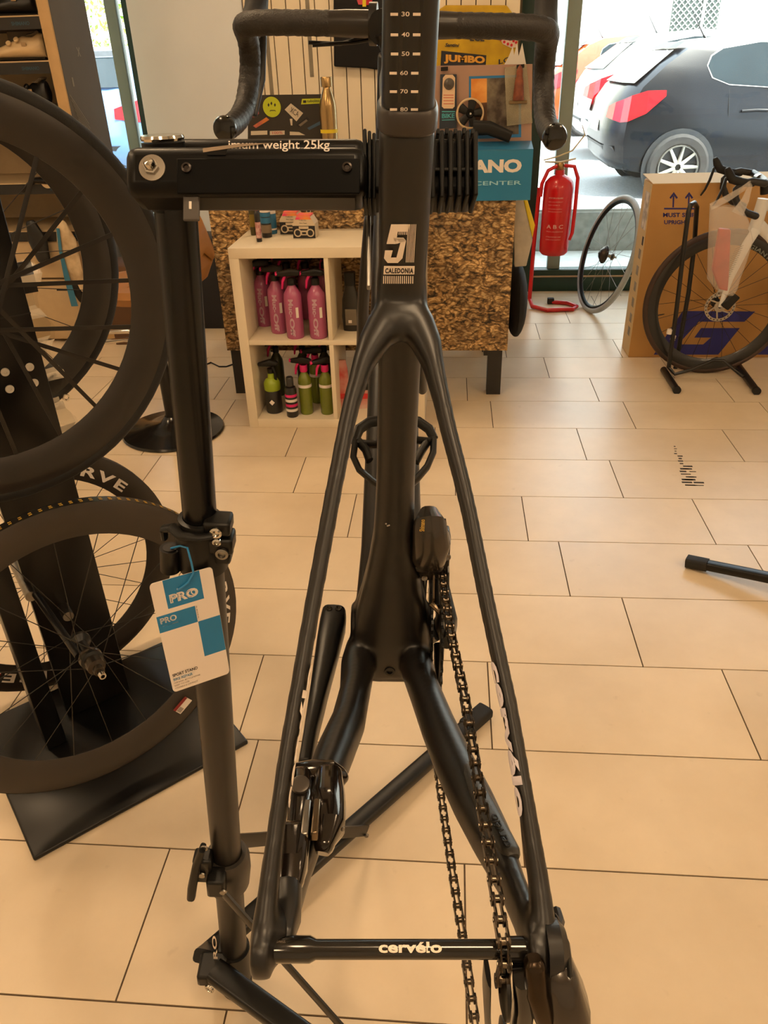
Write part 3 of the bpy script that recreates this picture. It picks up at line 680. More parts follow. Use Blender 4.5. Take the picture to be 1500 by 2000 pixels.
MB().obox(fdp(838, 1086, .002), RV * .0135, UV * .0115, FV * .014).build('battery_cover', mat('fd_cover', (26, 23, 21), .35, noise=.15), fd, bevel=.004)
cage_m = mat('cage_metal', (120, 104, 84), .22, .9, noise=.2, scale=15)
def cage_plate(l, mt):
    pts = [B(.045, .108, l), B(.012, .125, l), B(-.028, .12, l), B(-.052, .1, l), B(-.064, .078, l), B(-.056, .062, l), B(-.04, .082, l), B(-.012, .096, l), B(.04, .09, l)]
    return MB().prism(pts, RV * .0016).build('cage_plate', mt, fd, smooth=0)
cage_plate(.0385, cage_m); cage_plate(.0525, BLACKM)
MB().tube([B(-.06, .07, .038), B(-.066, .064, .045), B(-.06, .07, .0535)], .0035, n=8).build('cage_bridge', cage_m, fd)

# disc brake caliper on the left chain stay
cal = bpy.data.objects.new('brake_caliper', None); COL.objects.link(cal); cal.parent = bike; ORG['brake_caliper'] = ORG['bicycle']
def cp(px, py, up=.012): return onb(px, py, (CP0[0], CP0[1] + up), (CP1[0], CP1[1] + up))
CALM = mat('caliper_gloss', (34, 27, 22), .13, .5, noise=.2, scale=12, coat=.5)
MB().tube([cp(582, 1514, .02), cp(610, 1512, .022), cp(648, 1512, .022), cp(660, 1516, .018)], [(.0075, .009), (.009, .0095), (.009, .0095), (.007, .008)], n=18, side=UV, exp=3, rnd=True).build('cylinder_block', CALM, cal)
MB().tube([cp(642, 1525, .02), cp(640, 1570, .022), cp(640, 1615, .02), cp(634, 1645, .014)], [(.0105, .012), (.0125, .014), (.0115, .013), (.007, .009)], n=18, side=RV, exp=3, rnd=True).build('outer_body', CALM, cal)
MB().tube([cp(588, 1530, .02), cp(590, 1580, .02), cp(582, 1640, .018), cp(574, 1690, .016)], [(.0085, .012), (.0095, .013), (.008, .012), (.008, .011)], n=18, side=RV, exp=3, rnd=True).build('inner_body', CALM, cal)
MB().tube([cp(572, 1640, .02), cp(568, 1690, .018), cp(566, 1718, .012)], [(.011, .012), (.0105, .012), (.009, .01)], n=18, side=RV, exp=3.4, rnd=True).build('mount_foot', CALM, cal)
for x, y in ((598, 1602), (617, 1600)): MB().obox(cp(x, y, .03), RV * .0024, UV * .004, FV * .014).build('brake_pad', STEEL if x < 600 else cage_m, cal, bevel=.001)
MB().lathe([(.0068, 0), (.0062, .002), (.0045, .0024), (.0001, .0018)], cp(587, 1533, .036), nrm(UV - FV * .3), n=18).build('cap', mat('cap_grey', (70, 64, 58), .35, .4, noise=.1), cal)
MB().lathe([(.0036, 0), (.003, .002), (.0001, .001)], cp(668, 1602, .02), RV, n=12).build('bolt', CHROME, cal)
MB().tube([cp(668, 1540, .012), cp(671, 1580, .02), cp(668, 1620, .02)], .0018, n=8).build('bleed_clip', STEEL, cal)
MB().tube([cp(563, 1740, .008), cp(562, 1790, .004), cp(560, 1822, .002)], [(.0085, .012), (.0078, .012), (.005, .008)], n=16, side=RV, exp=3, rnd=True).build('flat_mount', CARBON, cal)

# chain stay protector with raised lettering
pp = MB().tube([cp(x, y, .0125) for x, y in ((905, 1490), (938, 1560), (968, 1620), (995, 1665))], [(.006, .005), (.0078, .006), (.0082, .006), (.0070, .005)], n=14, side=RV, exp=3, rnd=True).build('chain_stay_guard', mat('guard_rubber', (46, 44, 40), .4, noise=.15, scale=50, bump=.1, bscale=500), bike)
a = cp(990, 1655, .0195); b = cp(962, 1592, .0195); xd = nrm(b - a); yd = nrm(-RV + xd * (RV @ xd))
text('cerv\u00e9lo', 1, BLACK, bike, 'guard_lettering', a - yd * .003, xd, yd, bold=.02, fit=(np.linalg.norm(b - a), .0065), depth=.0008)
# name on the inner faces of the seat stays
def stay_letters(path, i0, i1, fit, side_sign, TH):
    A, Q = path[i0], path[i1]; d = Q - A; Ln = np.linalg.norm(d); d = d / Ln
    vw = nrm(CAM - (A + Q) / 2); vw = nrm(vw - d * (vw @ d)); sd_ = nrm(RV * side_sign - d * (RV @ d) * side_sign); 
    def wf(x, y):
        t = x / fit * (i1 - i0) + i0; i = min(int(t), len(path) - 2); c = path[i] + (path[i + 1] - path[i]) * (t - i)
        th = R(TH[0]) + (y / .0100) * R(TH[1])
        return c + (vw * math.sin(th) * .0072 + sd_ * math.cos(th) * .0061)
    return wf
def resample(path, n_=40):
    seg = np.r_[0, np.cumsum([np.linalg.norm(b - a) for a, b in zip(path[:-1], path[1:])])]; 
    return [V3([np.interp(s_, seg, [p[k] for p in path]) for k in range(3)]) for s_ in np.linspace(0, seg[-1], n_)]
def sub(path, ya, yb):  # piece of a stay between two photo heights
    D_ = resample(path, 200); ys = [1000 + FPX * ((p - CAM) @ EY) / ((p - CAM) @ EZ) for p in D_]
    return [p for p, y in zip(D_, ys) if ya <= y <= yb][::3]
pr_ = sub(SR, 1290, 1592); L_ = sum(np.linalg.norm(b - a) for a, b in zip(pr_[:-1], pr_[1:]))
text('cerv\u00e9lo', 1, mat('decal_lilac', (206, 198, 206), .5, noise=.05), bike, 'stay_lettering', warp=stay_letters(pr_, 0, len(pr_) - 1, L_, -1, (8, 80)), bold=.04, fit=(L_, .0100))
pl_ = sub(SL, 1290, 1592)[::-1]; L_ = sum(np.linalg.norm(b - a) for a, b in zip(pl_[:-1], pl_[1:]))
text('cerv\u00e9lo', 1, DEC, bike, 'stay_lettering', warp=stay_letters(pl_, 0, len(pl_) - 1, L_, 1, (-12, 72)), bold=.04, fit=(L_, .0100))

# bottle cage on the down tube
bc = bpy.data.objects.new('bottle_cage', None); COL.objects.link(bc); bc.parent = bike; ORG['bottle_cage'] = ORG['bicycle']
def bcp(px, py): return onb(px, py, (.06, .18), (.012, .14))
MB().tube([bcp(x, y) for x, y in ((694, 862), (702, 838), (722, 824), (770, 818), (818, 824), (838, 838), (847, 856), (838, 862), (815, 860), (770, 868), (722, 868))], [(.006, .004)] * 11, n=10, closed=True).build('cage_rim', BLACK, bc)
for L in ([(694, 862), (690, 892), (702, 918), (728, 940), (745, 952)], [(847, 858), (846, 884), (834, 912), (812, 938), (795, 952)], [(700, 862), (714, 878), (722, 900)], [(836, 862), (824, 880), (812, 902)]):
    MB().tube([bcp(*p) for p in L], [(.0035, .006)] * len(L), n=10).build('cage_arm', BLACK, bc)

# steered front end, turned a little to the right: fork, front wheel, stem, handlebar
ST0, ST1 = B(.424, .41), B(.381, .556); SAX = nrm(ST1 - ST0); STEER = R(4.2)
def rotS(p):
    v = V3(p) - ST0; c, s_ = math.cos(-STEER), math.sin(-STEER)
    return ST0 + v * c + np.cross(SAX, v) * s_ + SAX * (SAX @ v) * (1 - c)
def S(f, u, l=0.0):
    k = min(1, max(0, (u - .57) / .02)) if u < .6 else 1; k = 1 if abs(l) > .06 and u > .3 else k
    return rotS(B(f, u - .012 * k, l - .012 * k))
RVs = nrm(rotS(B(.4, .4, .1)) - rotS(B(.4, .4, 0)))
FA = (.592, .072)
for s_ in (-1, 1):
    MB().tube([S(.428, .40, s_ * .012), S(.445, .36, s_ * .030), S(.49, .25, s_ * .043), S(.545, .13, s_ * .050), S(FA[0], FA[1], s_ * .053)], [(.012, .022), (.011, .021), (.009, .017), (.008, .013), (.008, .011)], n=16, side=RVs).build('fork_blade', CARBON, bike)
MB().tube([S(.424, .41), S(.381, .556), S(.370, .592)], [.020, .018, .0165], n=20).build('steerer', CARBON, bike)
def wheel_parts(par, cen, ax, rad, depth, tyre_r, rim_w, spokes, rim_m, tyre_m, spoke_m, hub_m, hub_half=.05, spoke_r=.0011, up=(0, 0, 1), flat=None, hubr=.018, valve=True, tyre=True):
    ax = nrm(ax); cen = V3(cen); R0 = rad - (tyre_r * 1.55 if tyre else 0)
    if tyre: MB().torus(cen, ax, rad - tyre_r, tyre_r, n=72, m=12).build('tyre', tyre_m, par)
    w2 = rim_w / 2
    prof = [(R0 + .004, -w2 * .75), (R0 + .004, w2 * .75), (R0 - .002, w2 * .95), (R0 - depth * .35, w2), (R0 - depth * .8, w2 * .55), (R0 - depth, .001), (R0 - depth, -.001), (R0 - depth * .8, -w2 * .55), (R0 - depth * .35, -w2), (R0 - .002, -w2 * .95), (R0 + .004, -w2 * .75)]
    rim = MB().lathe(prof, cen, ax, n=80).build('rim', rim_m, par, smooth=35)
    sx = nrm(np.cross(ax, up)); sy = np.cross(ax, sx)
    hub = MB().lathe([(.0001, -hub_half), (.006, -hub_half), (.006, -hub_half * .8), (hubr * 1.2, -hub_half * .62), (hubr * 1.2, -hub_half * .5), (hubr * .6, -hub_half * .35), (hubr * .6, hub_half * .35), (hubr * 1.2, hub_half * .5), (hubr * 1.2, hub_half * .62), (.006, hub_half * .8), (.006, hub_half), (.0001, hub_half)], cen, ax, n=28).build('hub', hub_m, par)
    for k in range(spokes):
        a_ = 2 * math.pi * k / spokes; off = R(70) * (1 if (k // 2) % 2 else -1); sd = 1 if k % 2 else -1
        pa_ = cen + (sx * math.cos(a_ + off) + sy * math.sin(a_ + off)) * hubr * 1.1 + ax * sd * hub_half * .56
        pb_ = cen + (sx * math.cos(a_) + sy * math.sin(a_)) * (R0 - depth + .003)
        MB().tube([pa_, pb_], spoke_r if flat is None else (flat[0], flat[1]), n=6, side=ax).build('spoke', spoke_m, par)
    if valve:
        d = sx * math.cos(.2) + sy * math.sin(.2); MB().tube([cen + d * (R0 - depth + .002), cen + d * (R0 - depth - .022), cen + d * (R0 - depth - .03)], [.003, .003, .0015], n=8).build('valve', BLACKM, par)
    return rim
DARKRIM = mat('dark_rim', (40, 34, 29), .42, noise=.2, scale=10)
SPOKEM = mat('spoke_black', (36, 32, 29), .35, .3, noise=.2)
fw = bpy.data.objects.new('front_wheel', None); COL.objects.link(fw); fw.parent = bike; ORG['front_wheel'] = ORG['bicycle']
wheel_parts(fw, S(*FA), RVs, .342, .045, .0145, .026, 20, mat('front_rim', (70, 66, 62), .25, noise=.5, scale=14, coat=.3), RUBBER, SPOKEM, BLACKM, up=UV)
# stem, bar, tape, drops, hoods
stem = MB().tube([S(.366, .592), S(.40, .597), S(.478, .605)], [(.021, .019), (.019, .018), (.019, .021)], n=20, side=RVs, exp=2.6).build('stem', BLACKM, bike)
bar = MB().tube([S(.478, .605, l) for l in (-.11, -.06, -.03, .03, .06, .11)], [.0135, .0158, .0158, .0158, .0158, .0135], n=22).build('handlebar', mat('bar_black', (34, 30, 27), .3, noise=.15), bike)
MB().tube([S(.478, .605, -.030), S(.478, .605, -.020)], .024, n=24).build('faceplate', BLACKM, bike)
MB().tube([S(.478, .605, .020), S(.478, .605, .030)], .024, n=24).build('faceplate', BLACKM, bike)
TAPE = mat('bar_tape', (30, 26, 23), .5, noise=.25, scale=90, bump=.5, bscale=420)
for s_ in (-1, 1):
    ctl = [(.478, .605, .075), (.478, .605, .12), (.480, .605, .165), (.486, .604, .190), (.505, .602, .201), (.535, .599, .2045), (.56, .587, .206), (.573, .562, .208), (.568, .532, .211), (.548, .507, .213), (.515, .492, .215), (.48, .484, .217), (.452, .481, .219)]
    # smooth the path, with a small ripple where the tape overlaps
    P = resample([B(a_, b_ - .012, s_ * c_ - .012) for a_, b_, c_ in ctl], 34); P = [P[0]] + [(P[i - 1] + 2 * P[i] + P[i + 1]) / 4 for i in range(1, 33)] + [P[-1]]
    P = resample(P, 110); rr = [.0144 + .0009 * ((i * .27) % 1.0) for i in range(110)]
    MB().tube([rotS(p) for p in P], rr, n=18).build('bar_tape', TAPE, bike, smooth=60)
    e = rotS(P[-1]); d = nrm(rotS(P[-1]) - rotS(P[-4]))
    MB().lathe([(.0155, -.004), (.0165, 0), (.0150, .004), (.009, .0065), (.0001, .007)], e, d, n=24).build('bar_end_plug', GLOSSB, bike)
    hood = MB().tube([S(.545, .600, s_ * .205), S(.585, .612, s_ * .206), S(.615, .632, s_ * .206), S(.628, .668, s_ * .205), S(.622, .690, s_ * .204)], [(.015, .016), (.016, .021), (.0165, .021), (.016, .018), (.010, .012)], n=18, side=RVs, rnd=True).build('brake_hood', RUBBER, bike)
    MB().tube([S(.630, .645, s_ * .206), S(.648, .60, s_ * .207), S(.640, .545, s_ * .209), S(.612, .498, s_ * .213)], [(.007, .008), (.0085, .006), (.008, .005), (.004, .004)], n=12, side=RVs, rnd=True).build('brake_lever', BLACKM, hood)
MB().tube([S(.49, .596, -.02), S(.498, .584, -.07), S(.484, .584, -.11)], .0025, n=8).build('brake_hose', BLACK, bike)
MB().tube([S(.49, .590, -.02), S(.495, .579, -.06), S(.484, .581, -.105)], .0025, n=8).build('brake_hose', BLACK, bike)

# rear derailleur hanging at the right dropout
rd = bpy.data.objects.new('rear_derailleur', None); COL.objects.link(rd); rd.parent = bike; ORG['rear_derailleur'] = ORG['bicycle']
def rp(px, py, df=0.0): return onb(px, py, (AX[0] + df - .01, .03), (AX[0] + df - .01, -.05))
MB().tube([XA(.082), XA(.090), XA(.094)], [.0175, .0165, .012], n=24).build('hanger_boss', CARBON, rd)
MB().tube([rp(1088, 1812, .02), rp(1100, 1850, .01), rp(1106, 1890, 0), rp(1096, 1920, 0)], [(.0025, .008), (.0035, .010), (.0035, .010), (.003, .008)], n=12, side=RV, rnd=True).build('hanger_link', BLACKM, rd)
MB().tube([rp(1092, 1905, .0), rp(1104, 1950, -.004), rp(1106, 2010, -.004)], [(.0105, .014), (.0125, .018), (.0125, .02)], n=18, side=RV, exp=3.2, rnd=True).build('motor_body', FDM, rd)
MB().tube([rp(1044, 1885, -.004), rp(1046, 1930, -.008), rp(1058, 1965, -.010), rp(1085, 2025, -.010)], [(.0058, .006), (.0062, .008), (.0062, .009), (.0062, .009)], n=14, side=RV, exp=3, rnd=True).build('parallelogram', mat('rd_warm_highlight', (58, 46, 34), .25, .8, noise=.15), rd)  # brown tint puts the arm's warm highlight into its colour
MB().tube([rp(1020, 1900, -.002), rp(1022, 1950, -.004), rp(1015, 2010, -.004)], [(.0055, .010), (.0055, .012), (.0055, .012)], n=14, side=RV, exp=3.2).build('cage_plate', GLOSSB, rd)
MB().tube([rp(952, 1895, .012), rp(950, 1950, .008), rp(954, 2020, .004)], [(.0016, .012), (.0016, .016), (.0016, .016)], n=12, side=RV).build('cage_plate', BLACKM, rd)
for py in (1925, 2050):
    c = rp(985, py, .005); n_ = 11
    MB().lathe([(.004, -.003), (.014, -.002), (.018, -.001), (.018, .001), (.014, .002), (.004, .003)], c, RV, n=24).build('jockey_wheel', BLACK, rd)
MB().tube([rp(1086, 1780, .05), rp(1092, 1800, .04), rp(1088, 1815, .03)], .0035, n=8).build('cable_guide', BLACK, rd)
MB().tube([rp(1084, 1790, .04), rp(1106, 1850, .02), rp(1108, 1900, .01)], .0022, n=8).build('cable', BLACK, rd)
# ================================================================== the work stand
PB = Fl(463, 1926); PT = De(338, 345, .605); PD = nrm(PT - PB); PL = np.linalg.norm(PT - PB)
PN = nrm(np.cross(PD, RV)); PN = PN if PN @ (CAM - PB) > 0 else -PN
PS = nrm(np.cross(PN, PD)); PS = PS if PS @ RV > 0 else -PS
def onp(px, py, off=0.0): return onplane(px, py, PB + PN * off, PN)
def onaxis(py, off=0.0):
    lo, hi = 0., PL
    for _ in range(40):
        m = (lo + hi) / 2; p = PB + PD * m; y = 1000 + FPX * ((p - CAM) @ EY) / ((p - CAM) @ EZ)
        if y > py: lo = m
        else: hi = m
    return PB + PD * lo
stand = thing('repair_stand', 'black folding bicycle repair stand holding the bicycle by its seat tube', 'repair stand', PB)
TUBEU = mat('stand_tube', (9, 8, 8), .26, noise=.2, scale=12, spec=.35); TUBEL = mat('stand_tube_lower', (30, 26, 23), .38, .1, noise=.15, scale=12)
yc = 1095
MB().tube([onaxis(1100), onaxis(345)], .0172, n=32).build('upper_tube', TUBEU, stand)
MB().tube([PB + PD * .02, onaxis(1800), onaxis(1060)], .0212, n=32).build('lower_tube', TUBEL, stand)
MB().lathe([(.0001, 0), (.024, 0), (.0265, .006), (.0265, .035), (.024, .045), (.0215, .046)], PB, PD, n=28).build('rubber_foot', RUBBER, stand)
# upper clamp collar
A = onaxis(1105); Bq = onaxis(1010)
L_ = np.linalg.norm(Bq - A)
MB().lathe([(.0215, 0), (.0262, .002), (.0268, L_ * .45), (.0262, L_ * .8), (.0235, L_ * .93), (.0222, L_), (.0178, L_ + .001)], A, PD, n=32).build('collar', BLACK, stand)
for (x, y, hh) in ((427, 1022, .0080), (432, 1056, .0095)):
    MB().obox(onp(x, y, .010), PS * .0135, PD * hh, PN * .013).build('collar_ear', BLACK, stand, bevel=.003)
for x, y, r_, mt in ((422, 1039, .0062, CHROME), (424, 1057, .0045, CHROME), (434, 1080, .0066, STEEL)):
    q = onp(x, y, .0235); MB().lathe([(r_, 0), (r_, .003), (r_ * .6, .004), (r_ * .55, .001), (.0001, .001)], q, PN, n=18).build('bolt', mt, stand)
MB().obox(onp(432, 1078, .008), PS * .0115, PD * .0085, PN * .0125).build('collar_ear', BLACK, stand, bevel=.004)
MB().tube([onp(322, 1033, .014), onp(336, 1030, .02), onp(352, 1046, .026), onp(390, 1050, .029), onp(415, 1046, .026)], [(.004, .007), (.004, .007), (.004, .006), (.0035, .005), (.003, .005)], n=12, side=PD).build('lever_strap', BLACK, stand)
MB().tube([onp(320, 1032, .014), onp(322, 1050, .014)], [(.004, .008), (.0035, .007)], n=10, side=PS).build('hook', BLACK, stand)
MB().tube([onp(332, 1070, .012), onp(333, 1112, .012)], .0105, n=20).build('cable_holder', BLACK, stand)
MB().lathe([(.0075, 0), (.0001, .0005)], onp(332, 1069, .012), PD, n=16).build('holder_opening', INK, stand)
# lower collar with lever, bracket for the struts
A = onaxis(1722); Bq = onaxis(1665); L_ = np.linalg.norm(Bq - A)
MB().lathe([(.0222, 0), (.031, .002), (.034, L_ * .5), (.033, L_ * .85), (.028, L_), (.0222, L_)], A, PD, n=32).build('leg_collar', mat('collar_dark', (46, 41, 36), .4, noise=.15), stand)
MB().obox(onp(398, 1690, .022), PS * .013, PD * .026, PN * .012).build('lever_mount', BLACK, stand, bevel=.004)
MB().tube([onp(396, 1656, .03), onp(384, 1690, .036), onp(376, 1730, .042), onp(374, 1750, .044)], [(.0045, .009), (.006, .010), (.0065, .010), (.006, .009)], n=14, side=PS, exp=3).build('quick_release_lever', BLACK, stand)
for x, y, o in ((394, 1709, .036), (399, 1656, .030), (436, 1742, .048)): MB().lathe([(.0055, 0), (.005, .002), (.0001, .0015)], onp(x, y, o), PN, n=16).build('rivet', STEEL, stand)
MB().obox(onp(424, 1722, .034), PS * .013, PD * .019, PN * .014).build('strut_bracket', BLACK, stand, bevel=.004)
# hub and legs
hub = onaxis(1880)
FOOT_R = Fl(945, 1400) + [0, 0, .018]; 
piv_r = onp(408, 1862, -.03); piv_f = onp(418, 1895, .035)
MB().tube([onaxis(1930) + PD * .03, onaxis(1850)], .0255, n=28).build('hub', BLACK, stand)
MB().tube([onp(396, 1868, .012), onp(412, 1856, -.02), onp(436, 1842, -.03)], [(.011, .016), (.011, .016), (.011, .016)], n=14, side=PD, exp=4).build('leg_bracket', BLACK, stand)
def leg(a, b, nm='leg'):
    d = nrm(b - a); lg = MB().tube([a, b], [(.0125, .0185)] * 2, n=20, side=(0, 0, 1), exp=4).build(nm, BLACKM, stand)
    MB().tube([b - d * .075, b - d * .07, b + d * .006], [(.0135, .0195), (.0155, .0215), (.0155, .0215)], n=18, side=(0, 0, 1), exp=4).build('end_cap', RUBBER, lg); return lg
a_r = piv_r + (FOOT_R - piv_r) * 0.0
leg(a_r, FOOT_R)
fwd = Fl(520, 1992, .075) ; dirf = fwd - piv_f; dirf = dirf / np.linalg.norm(dirf[:2])
FOOT_F = piv_f + dirf * .80; FOOT_F[2] = .018
leg(piv_f, FOOT_F)
MB().obox(onp(418, 1892, .03), PS * .024, PD * .014, PN * .022).build('leg_bracket', BLACK, stand, bevel=.005)
MB().lathe([(.0085, 0), (.008, .003), (.0055, .0035), (.005, .001), (.0001, .001)], onp(410, 1930, .058), nrm(PN - PS * .4), n=18).build('pivot_ring', CHROME, stand)
def strut(a, b, w_=.0085):
    MB().tube([a, b], [(.0025, w_)] * 2, n=10, side=nrm(np.cross(b - a, (0, 0, 1))), exp=5).build('strut', BLACKM, stand)
sr_a = onp(452, 1690, -.03)
dR = nrm(FOOT_R - piv_r); t_ = .62
mid_r = onplane(716, 1622, piv_r, np.cross(dR, RV)); strut(onp(462, 1643, -.025), mid_r, .0115)
MB().lathe([(.005, 0), (.004, .004), (.0001, .004)], mid_r + PN * .01, PN, n=12).build('rivet', STEEL, stand)
dF = nrm(FOOT_F - piv_f); mid_f = piv_f + (FOOT_F - piv_f) * .5
strut(onp(437, 1745, .046), mid_f, .0095)
a = onp(430, 1890, .0222); b = onp(426, 1828, .0222)
text('PRO', 1, DEC, stand, 'tube_lettering', a - PS * .003, b - a, -PS, bold=.02, fit=(np.linalg.norm(b - a), .007))

# clamp arm
ARM_Z = .575
def arm(px, py, o=0.0): return De(px, py, ARM_Z - o)
AD = EX; AU = -EY; AF = -EZ          # along, up, towards the viewer
def armbox(nm, x0, x1, y0, y1, zf, zb, mt, bev=.004, par=None):
    c0, c1 = De(x0, y1, ARM_Z - zf), De(x1, y0, ARM_Z - zf); dx = (c1 - c0) @ AD; dy = (c1 - c0) @ AU; dz = zf - zb
    return MB().obox((c0 + c1) / 2 - AF * dz / 2, AD * dx / 2, AU * dy / 2, AF * dz / 2).build(nm, mt, par or stand, smooth=30, bevel=bev, seg=3)
ARMB = mat('arm_black', (6, 5, 5), .34, noise=.2, scale=14, spec=.2)
armbox('clamp_arm', 240, 716, 279, 377, .018, -.022, ARMB, .009)
armbox('clamp_arm_rear', 276, 716, 263, 340, -.030, -.055, ARMB, .009)
armbox('arm_plate', 345, 703, 309, 378, .0205, .018, mat('plate_black', (4, 4, 4), .5, noise=.2, spec=.1), .0008)
for x, y in ((365, 329), (678, 328)):
    MB().lathe([(.0038, 0), (.0036, .0022), (.0022, .0026), (.0018, .0008), (.0001, .0008)], arm(x, y, .0205), AF, n=18).build('plate_bolt', mat('bolt_dark', (60, 54, 50), .3, .7, noise=.2), stand)
q = arm(298, 329, .018)
MB().lathe([(.0095, 0), (.0095, .0016), (.0050, .0018)], q, AF, n=32).build('washer', mat('washer_zinc', (150, 142, 132), .4, .9, noise=.2), stand)
MB().lathe([(.0057, .0016), (.0057, .005), (.0045, .0056)], q, AF, n=6).build('nut', CHROME, stand, smooth=20)
MB().lathe([(.0042, .0052), (.0040, .0085), (.0028, .0108), (.0001, .0116)], q, AF, n=18).build('nut_dome', CHROME, stand)
MB().lathe([(.0001, .0038), (.0160, .0038), (.0168, .0018), (.0160, 0), (.0001, 0)], arm(318, 274, -.018), (0, 0, 1), n=36).build('pivot_disc', CHROME, stand)
MB().tube([arm(318, 276, -.018) - [0, 0, .0005], arm(318, 276, -.018) - [0, 0, .05]], .0165, n=24).build('pivot_post', ARMB, stand)
a = arm(418, 295, .0187); b = arm(643, 295, .0187)
text('imum weight 25kg', 1, WHITE, stand, 'arm_lettering', arm(446, 296, .0187), AD, AU, bold=.008, fit=(.0735, .0083))
MB().prism([arm(397, 298, .0195), arm(470, 287, .0195), arm(530, 279.5, .0195), arm(470, 281, .0195), arm(396, 290, .0195)], AF * .0004).build('peeling_strip', mat('peel', (150, 130, 108), .4, noise=.2), stand, smooth=0)
MB().prism([arm(404, 303, .0190), arm(441, 303, .0190), arm(447, 281, .0190), arm(410, 281, .0190)], AF * .0004).build('peeling_film', ARMB, stand, smooth=0)
armbox('cable_plate', 357, 389, 381, 430, .016, .013, mat('plate_grey', (72, 66, 62), .45, noise=.1), .001)
armbox('cable_plate_mark', 369, 374, 393, 408, .0166, .016, WHITE, 0)
# ribbed jaw pads either side of the seat tube
JAW = mat('jaw_rubber', (9, 8, 7), .5, noise=.25, scale=60, spec=.2)
armbox('jaw_block', 716, 930, 268, 374, -.006, -.05, JAW, .004)
xs = [846, 864, 881, 898, 914, 930]
for i, x in enumerate(xs): armbox('jaw_rib', x - 5, x + 4, 253 + 2 * (i == 5), 386 - i, .003 if i < 5 else .006, -.03, JAW, .0012)
for i, x in enumerate((712, 721, 730)): armbox('jaw_rib', x - 3, x + 4, 250 + 4 * i, 388, .004, -.03, JAW, .0012)
for i in range(5): armbox('jaw_tooth', 852 + i * 17, 860 + i * 17, 250 - (i % 2) * 2, 262, -.02, -.045, JAW, .001)
armbox('jaw_spine', 838, 930, 326, 334, .0015, -.03, JAW, .001)
armbox('jaw_edge', 716, 724, 383, 560, -.05, -.06, STEEL, .001)

# cardboard tag hanging from the stand on a blue cord
TN = nrm(np.array([PN[0], PN[1], 0])); T0 = onp(370, 1200, .034)
def tg(px, py, o=0.0): return onplane(px, py, T0 + TN * o, TN)
ct = [tg(*p) for p in ((291, 1141), (414, 1106), (449, 1314), (339, 1352))]
def bil(u, v, o=0.0): return (ct[0] * (1 - u) * (1 - v) + ct[1] * u * (1 - v) + ct[2] * u * v + ct[3] * (1 - u) * v) + TN * o
tagroot = thing('price_tag', 'white and blue cardboard tag hanging from the repair stand on a blue cord', 'tag', bil(.5, 1))
rp_ = []
for cu, cv, a0 in ((.06, .035, 180), (.94, .035, 270), (.94, .965, 0), (.06, .965, 90)):
    for k in range(5): a_ = R(a0 + 90 * k / 4); rp_.append(bil(cu + .06 * math.cos(a_), cv + .035 * math.sin(a_)))
MB().prism(rp_, TN * .0006).build('card', PAPER, tagroot, smooth=0)
def tquad(nm, mt, L): MB().prism([bil(u, v, .0006) for u, v in L], TN * .00015).build(nm, mt, tagroot, smooth=0)
TBLUE = mat('tag_blue', (8, 116, 172), .5, noise=.04)
tquad('blue_panel', TBLUE, [(.215, 0.0), (.80, 0.0), (.80, .245), (.215, .245)])
tquad('blue_panel', TBLUE, [(.0, .285), (.635, .285), (.635, .43), (.0, .43)])
tquad('blue_panel', TBLUE, [(.64, .43), (1.0, .43), (1.0, .76), (.64, .76)])
def ttext(s_, u, v, wd, hg, mt, **k):
    a, b, c = bil(u, v, .0009), bil(u + wd, v, .0009), bil(u, v - hg, .0009); text(s_, 1, mt, tagroot, 'tag_lettering', a, b - a, c - a, fit=(np.linalg.norm(b - a), np.linalg.norm(c - a)), **k)
ttext('PRO', .27, .205, .46, .075, WHITE, bold=.05); ttext('PRO', .285, .198, .40, .06, TBLUE, bold=-.012)
MB().lathe([(.0033, 0), (.0033, .0004), (.0022, .0004), (.0022, 0)], bil(.665, .165, .001), TN, n=18).build('logo_ring', WHITE, tagroot)
ttext('PRO', .05, .355, .27, .05, WHITE, bold=.03); ttext('PRO', .058, .351, .245, .04, TBLUE, bold=-.015)
tquad('logo_line', WHITE, [(.06, .375), (.33, .375), (.33, .382), (.06, .382)])
ttext('SPORT STAND', .05, .855, .44, .028, INK, bold=.02); ttext('BIKE REPAIR', .05, .895, .34, .026, mat('tag_blue_text', (70, 130, 170), .5), bold=.015)
GREYT = mat('grey_text', (120, 105, 95), .6)
for i, s_ in enumerate(('FOR BASIC BICYCLE REPAIR', 'EASY TO USE', 'FOLDABLE & COMPACT')): ttext(s_, .05, .922 + i * .026, (.46, .26, .40)[i], .014, GREYT)
a = bil(.648, .29, .0009); b = bil(.648, .41, .0009); text('PL-BOOK.PL', 1, INK, tagroot, 'tag_lettering', a, b - a, bil(.68, .29) - bil(.648, .29), fit=(np.linalg.norm(b - a) * .95, .0014))
MB().lathe([(.0016, 0), (.0001, .0003)], bil(.43, .105, .0007), TN, n=14).build('punched_hole', mat('hole_white', (235, 228, 216), .5), tagroot)
MB().tube([bil(.43, .105, .001), bil(.50, .09, .003), bil(.62, .06, .004), bil(.72, .0, .003), onp(374, 1100, .036), onp(366, 1070, .034), onp(352, 1066, .02), onp(334, 1071, .014)], .0011, n=8).build('cord', mat('cord_blue', (40, 130, 190), .5), tagroot)
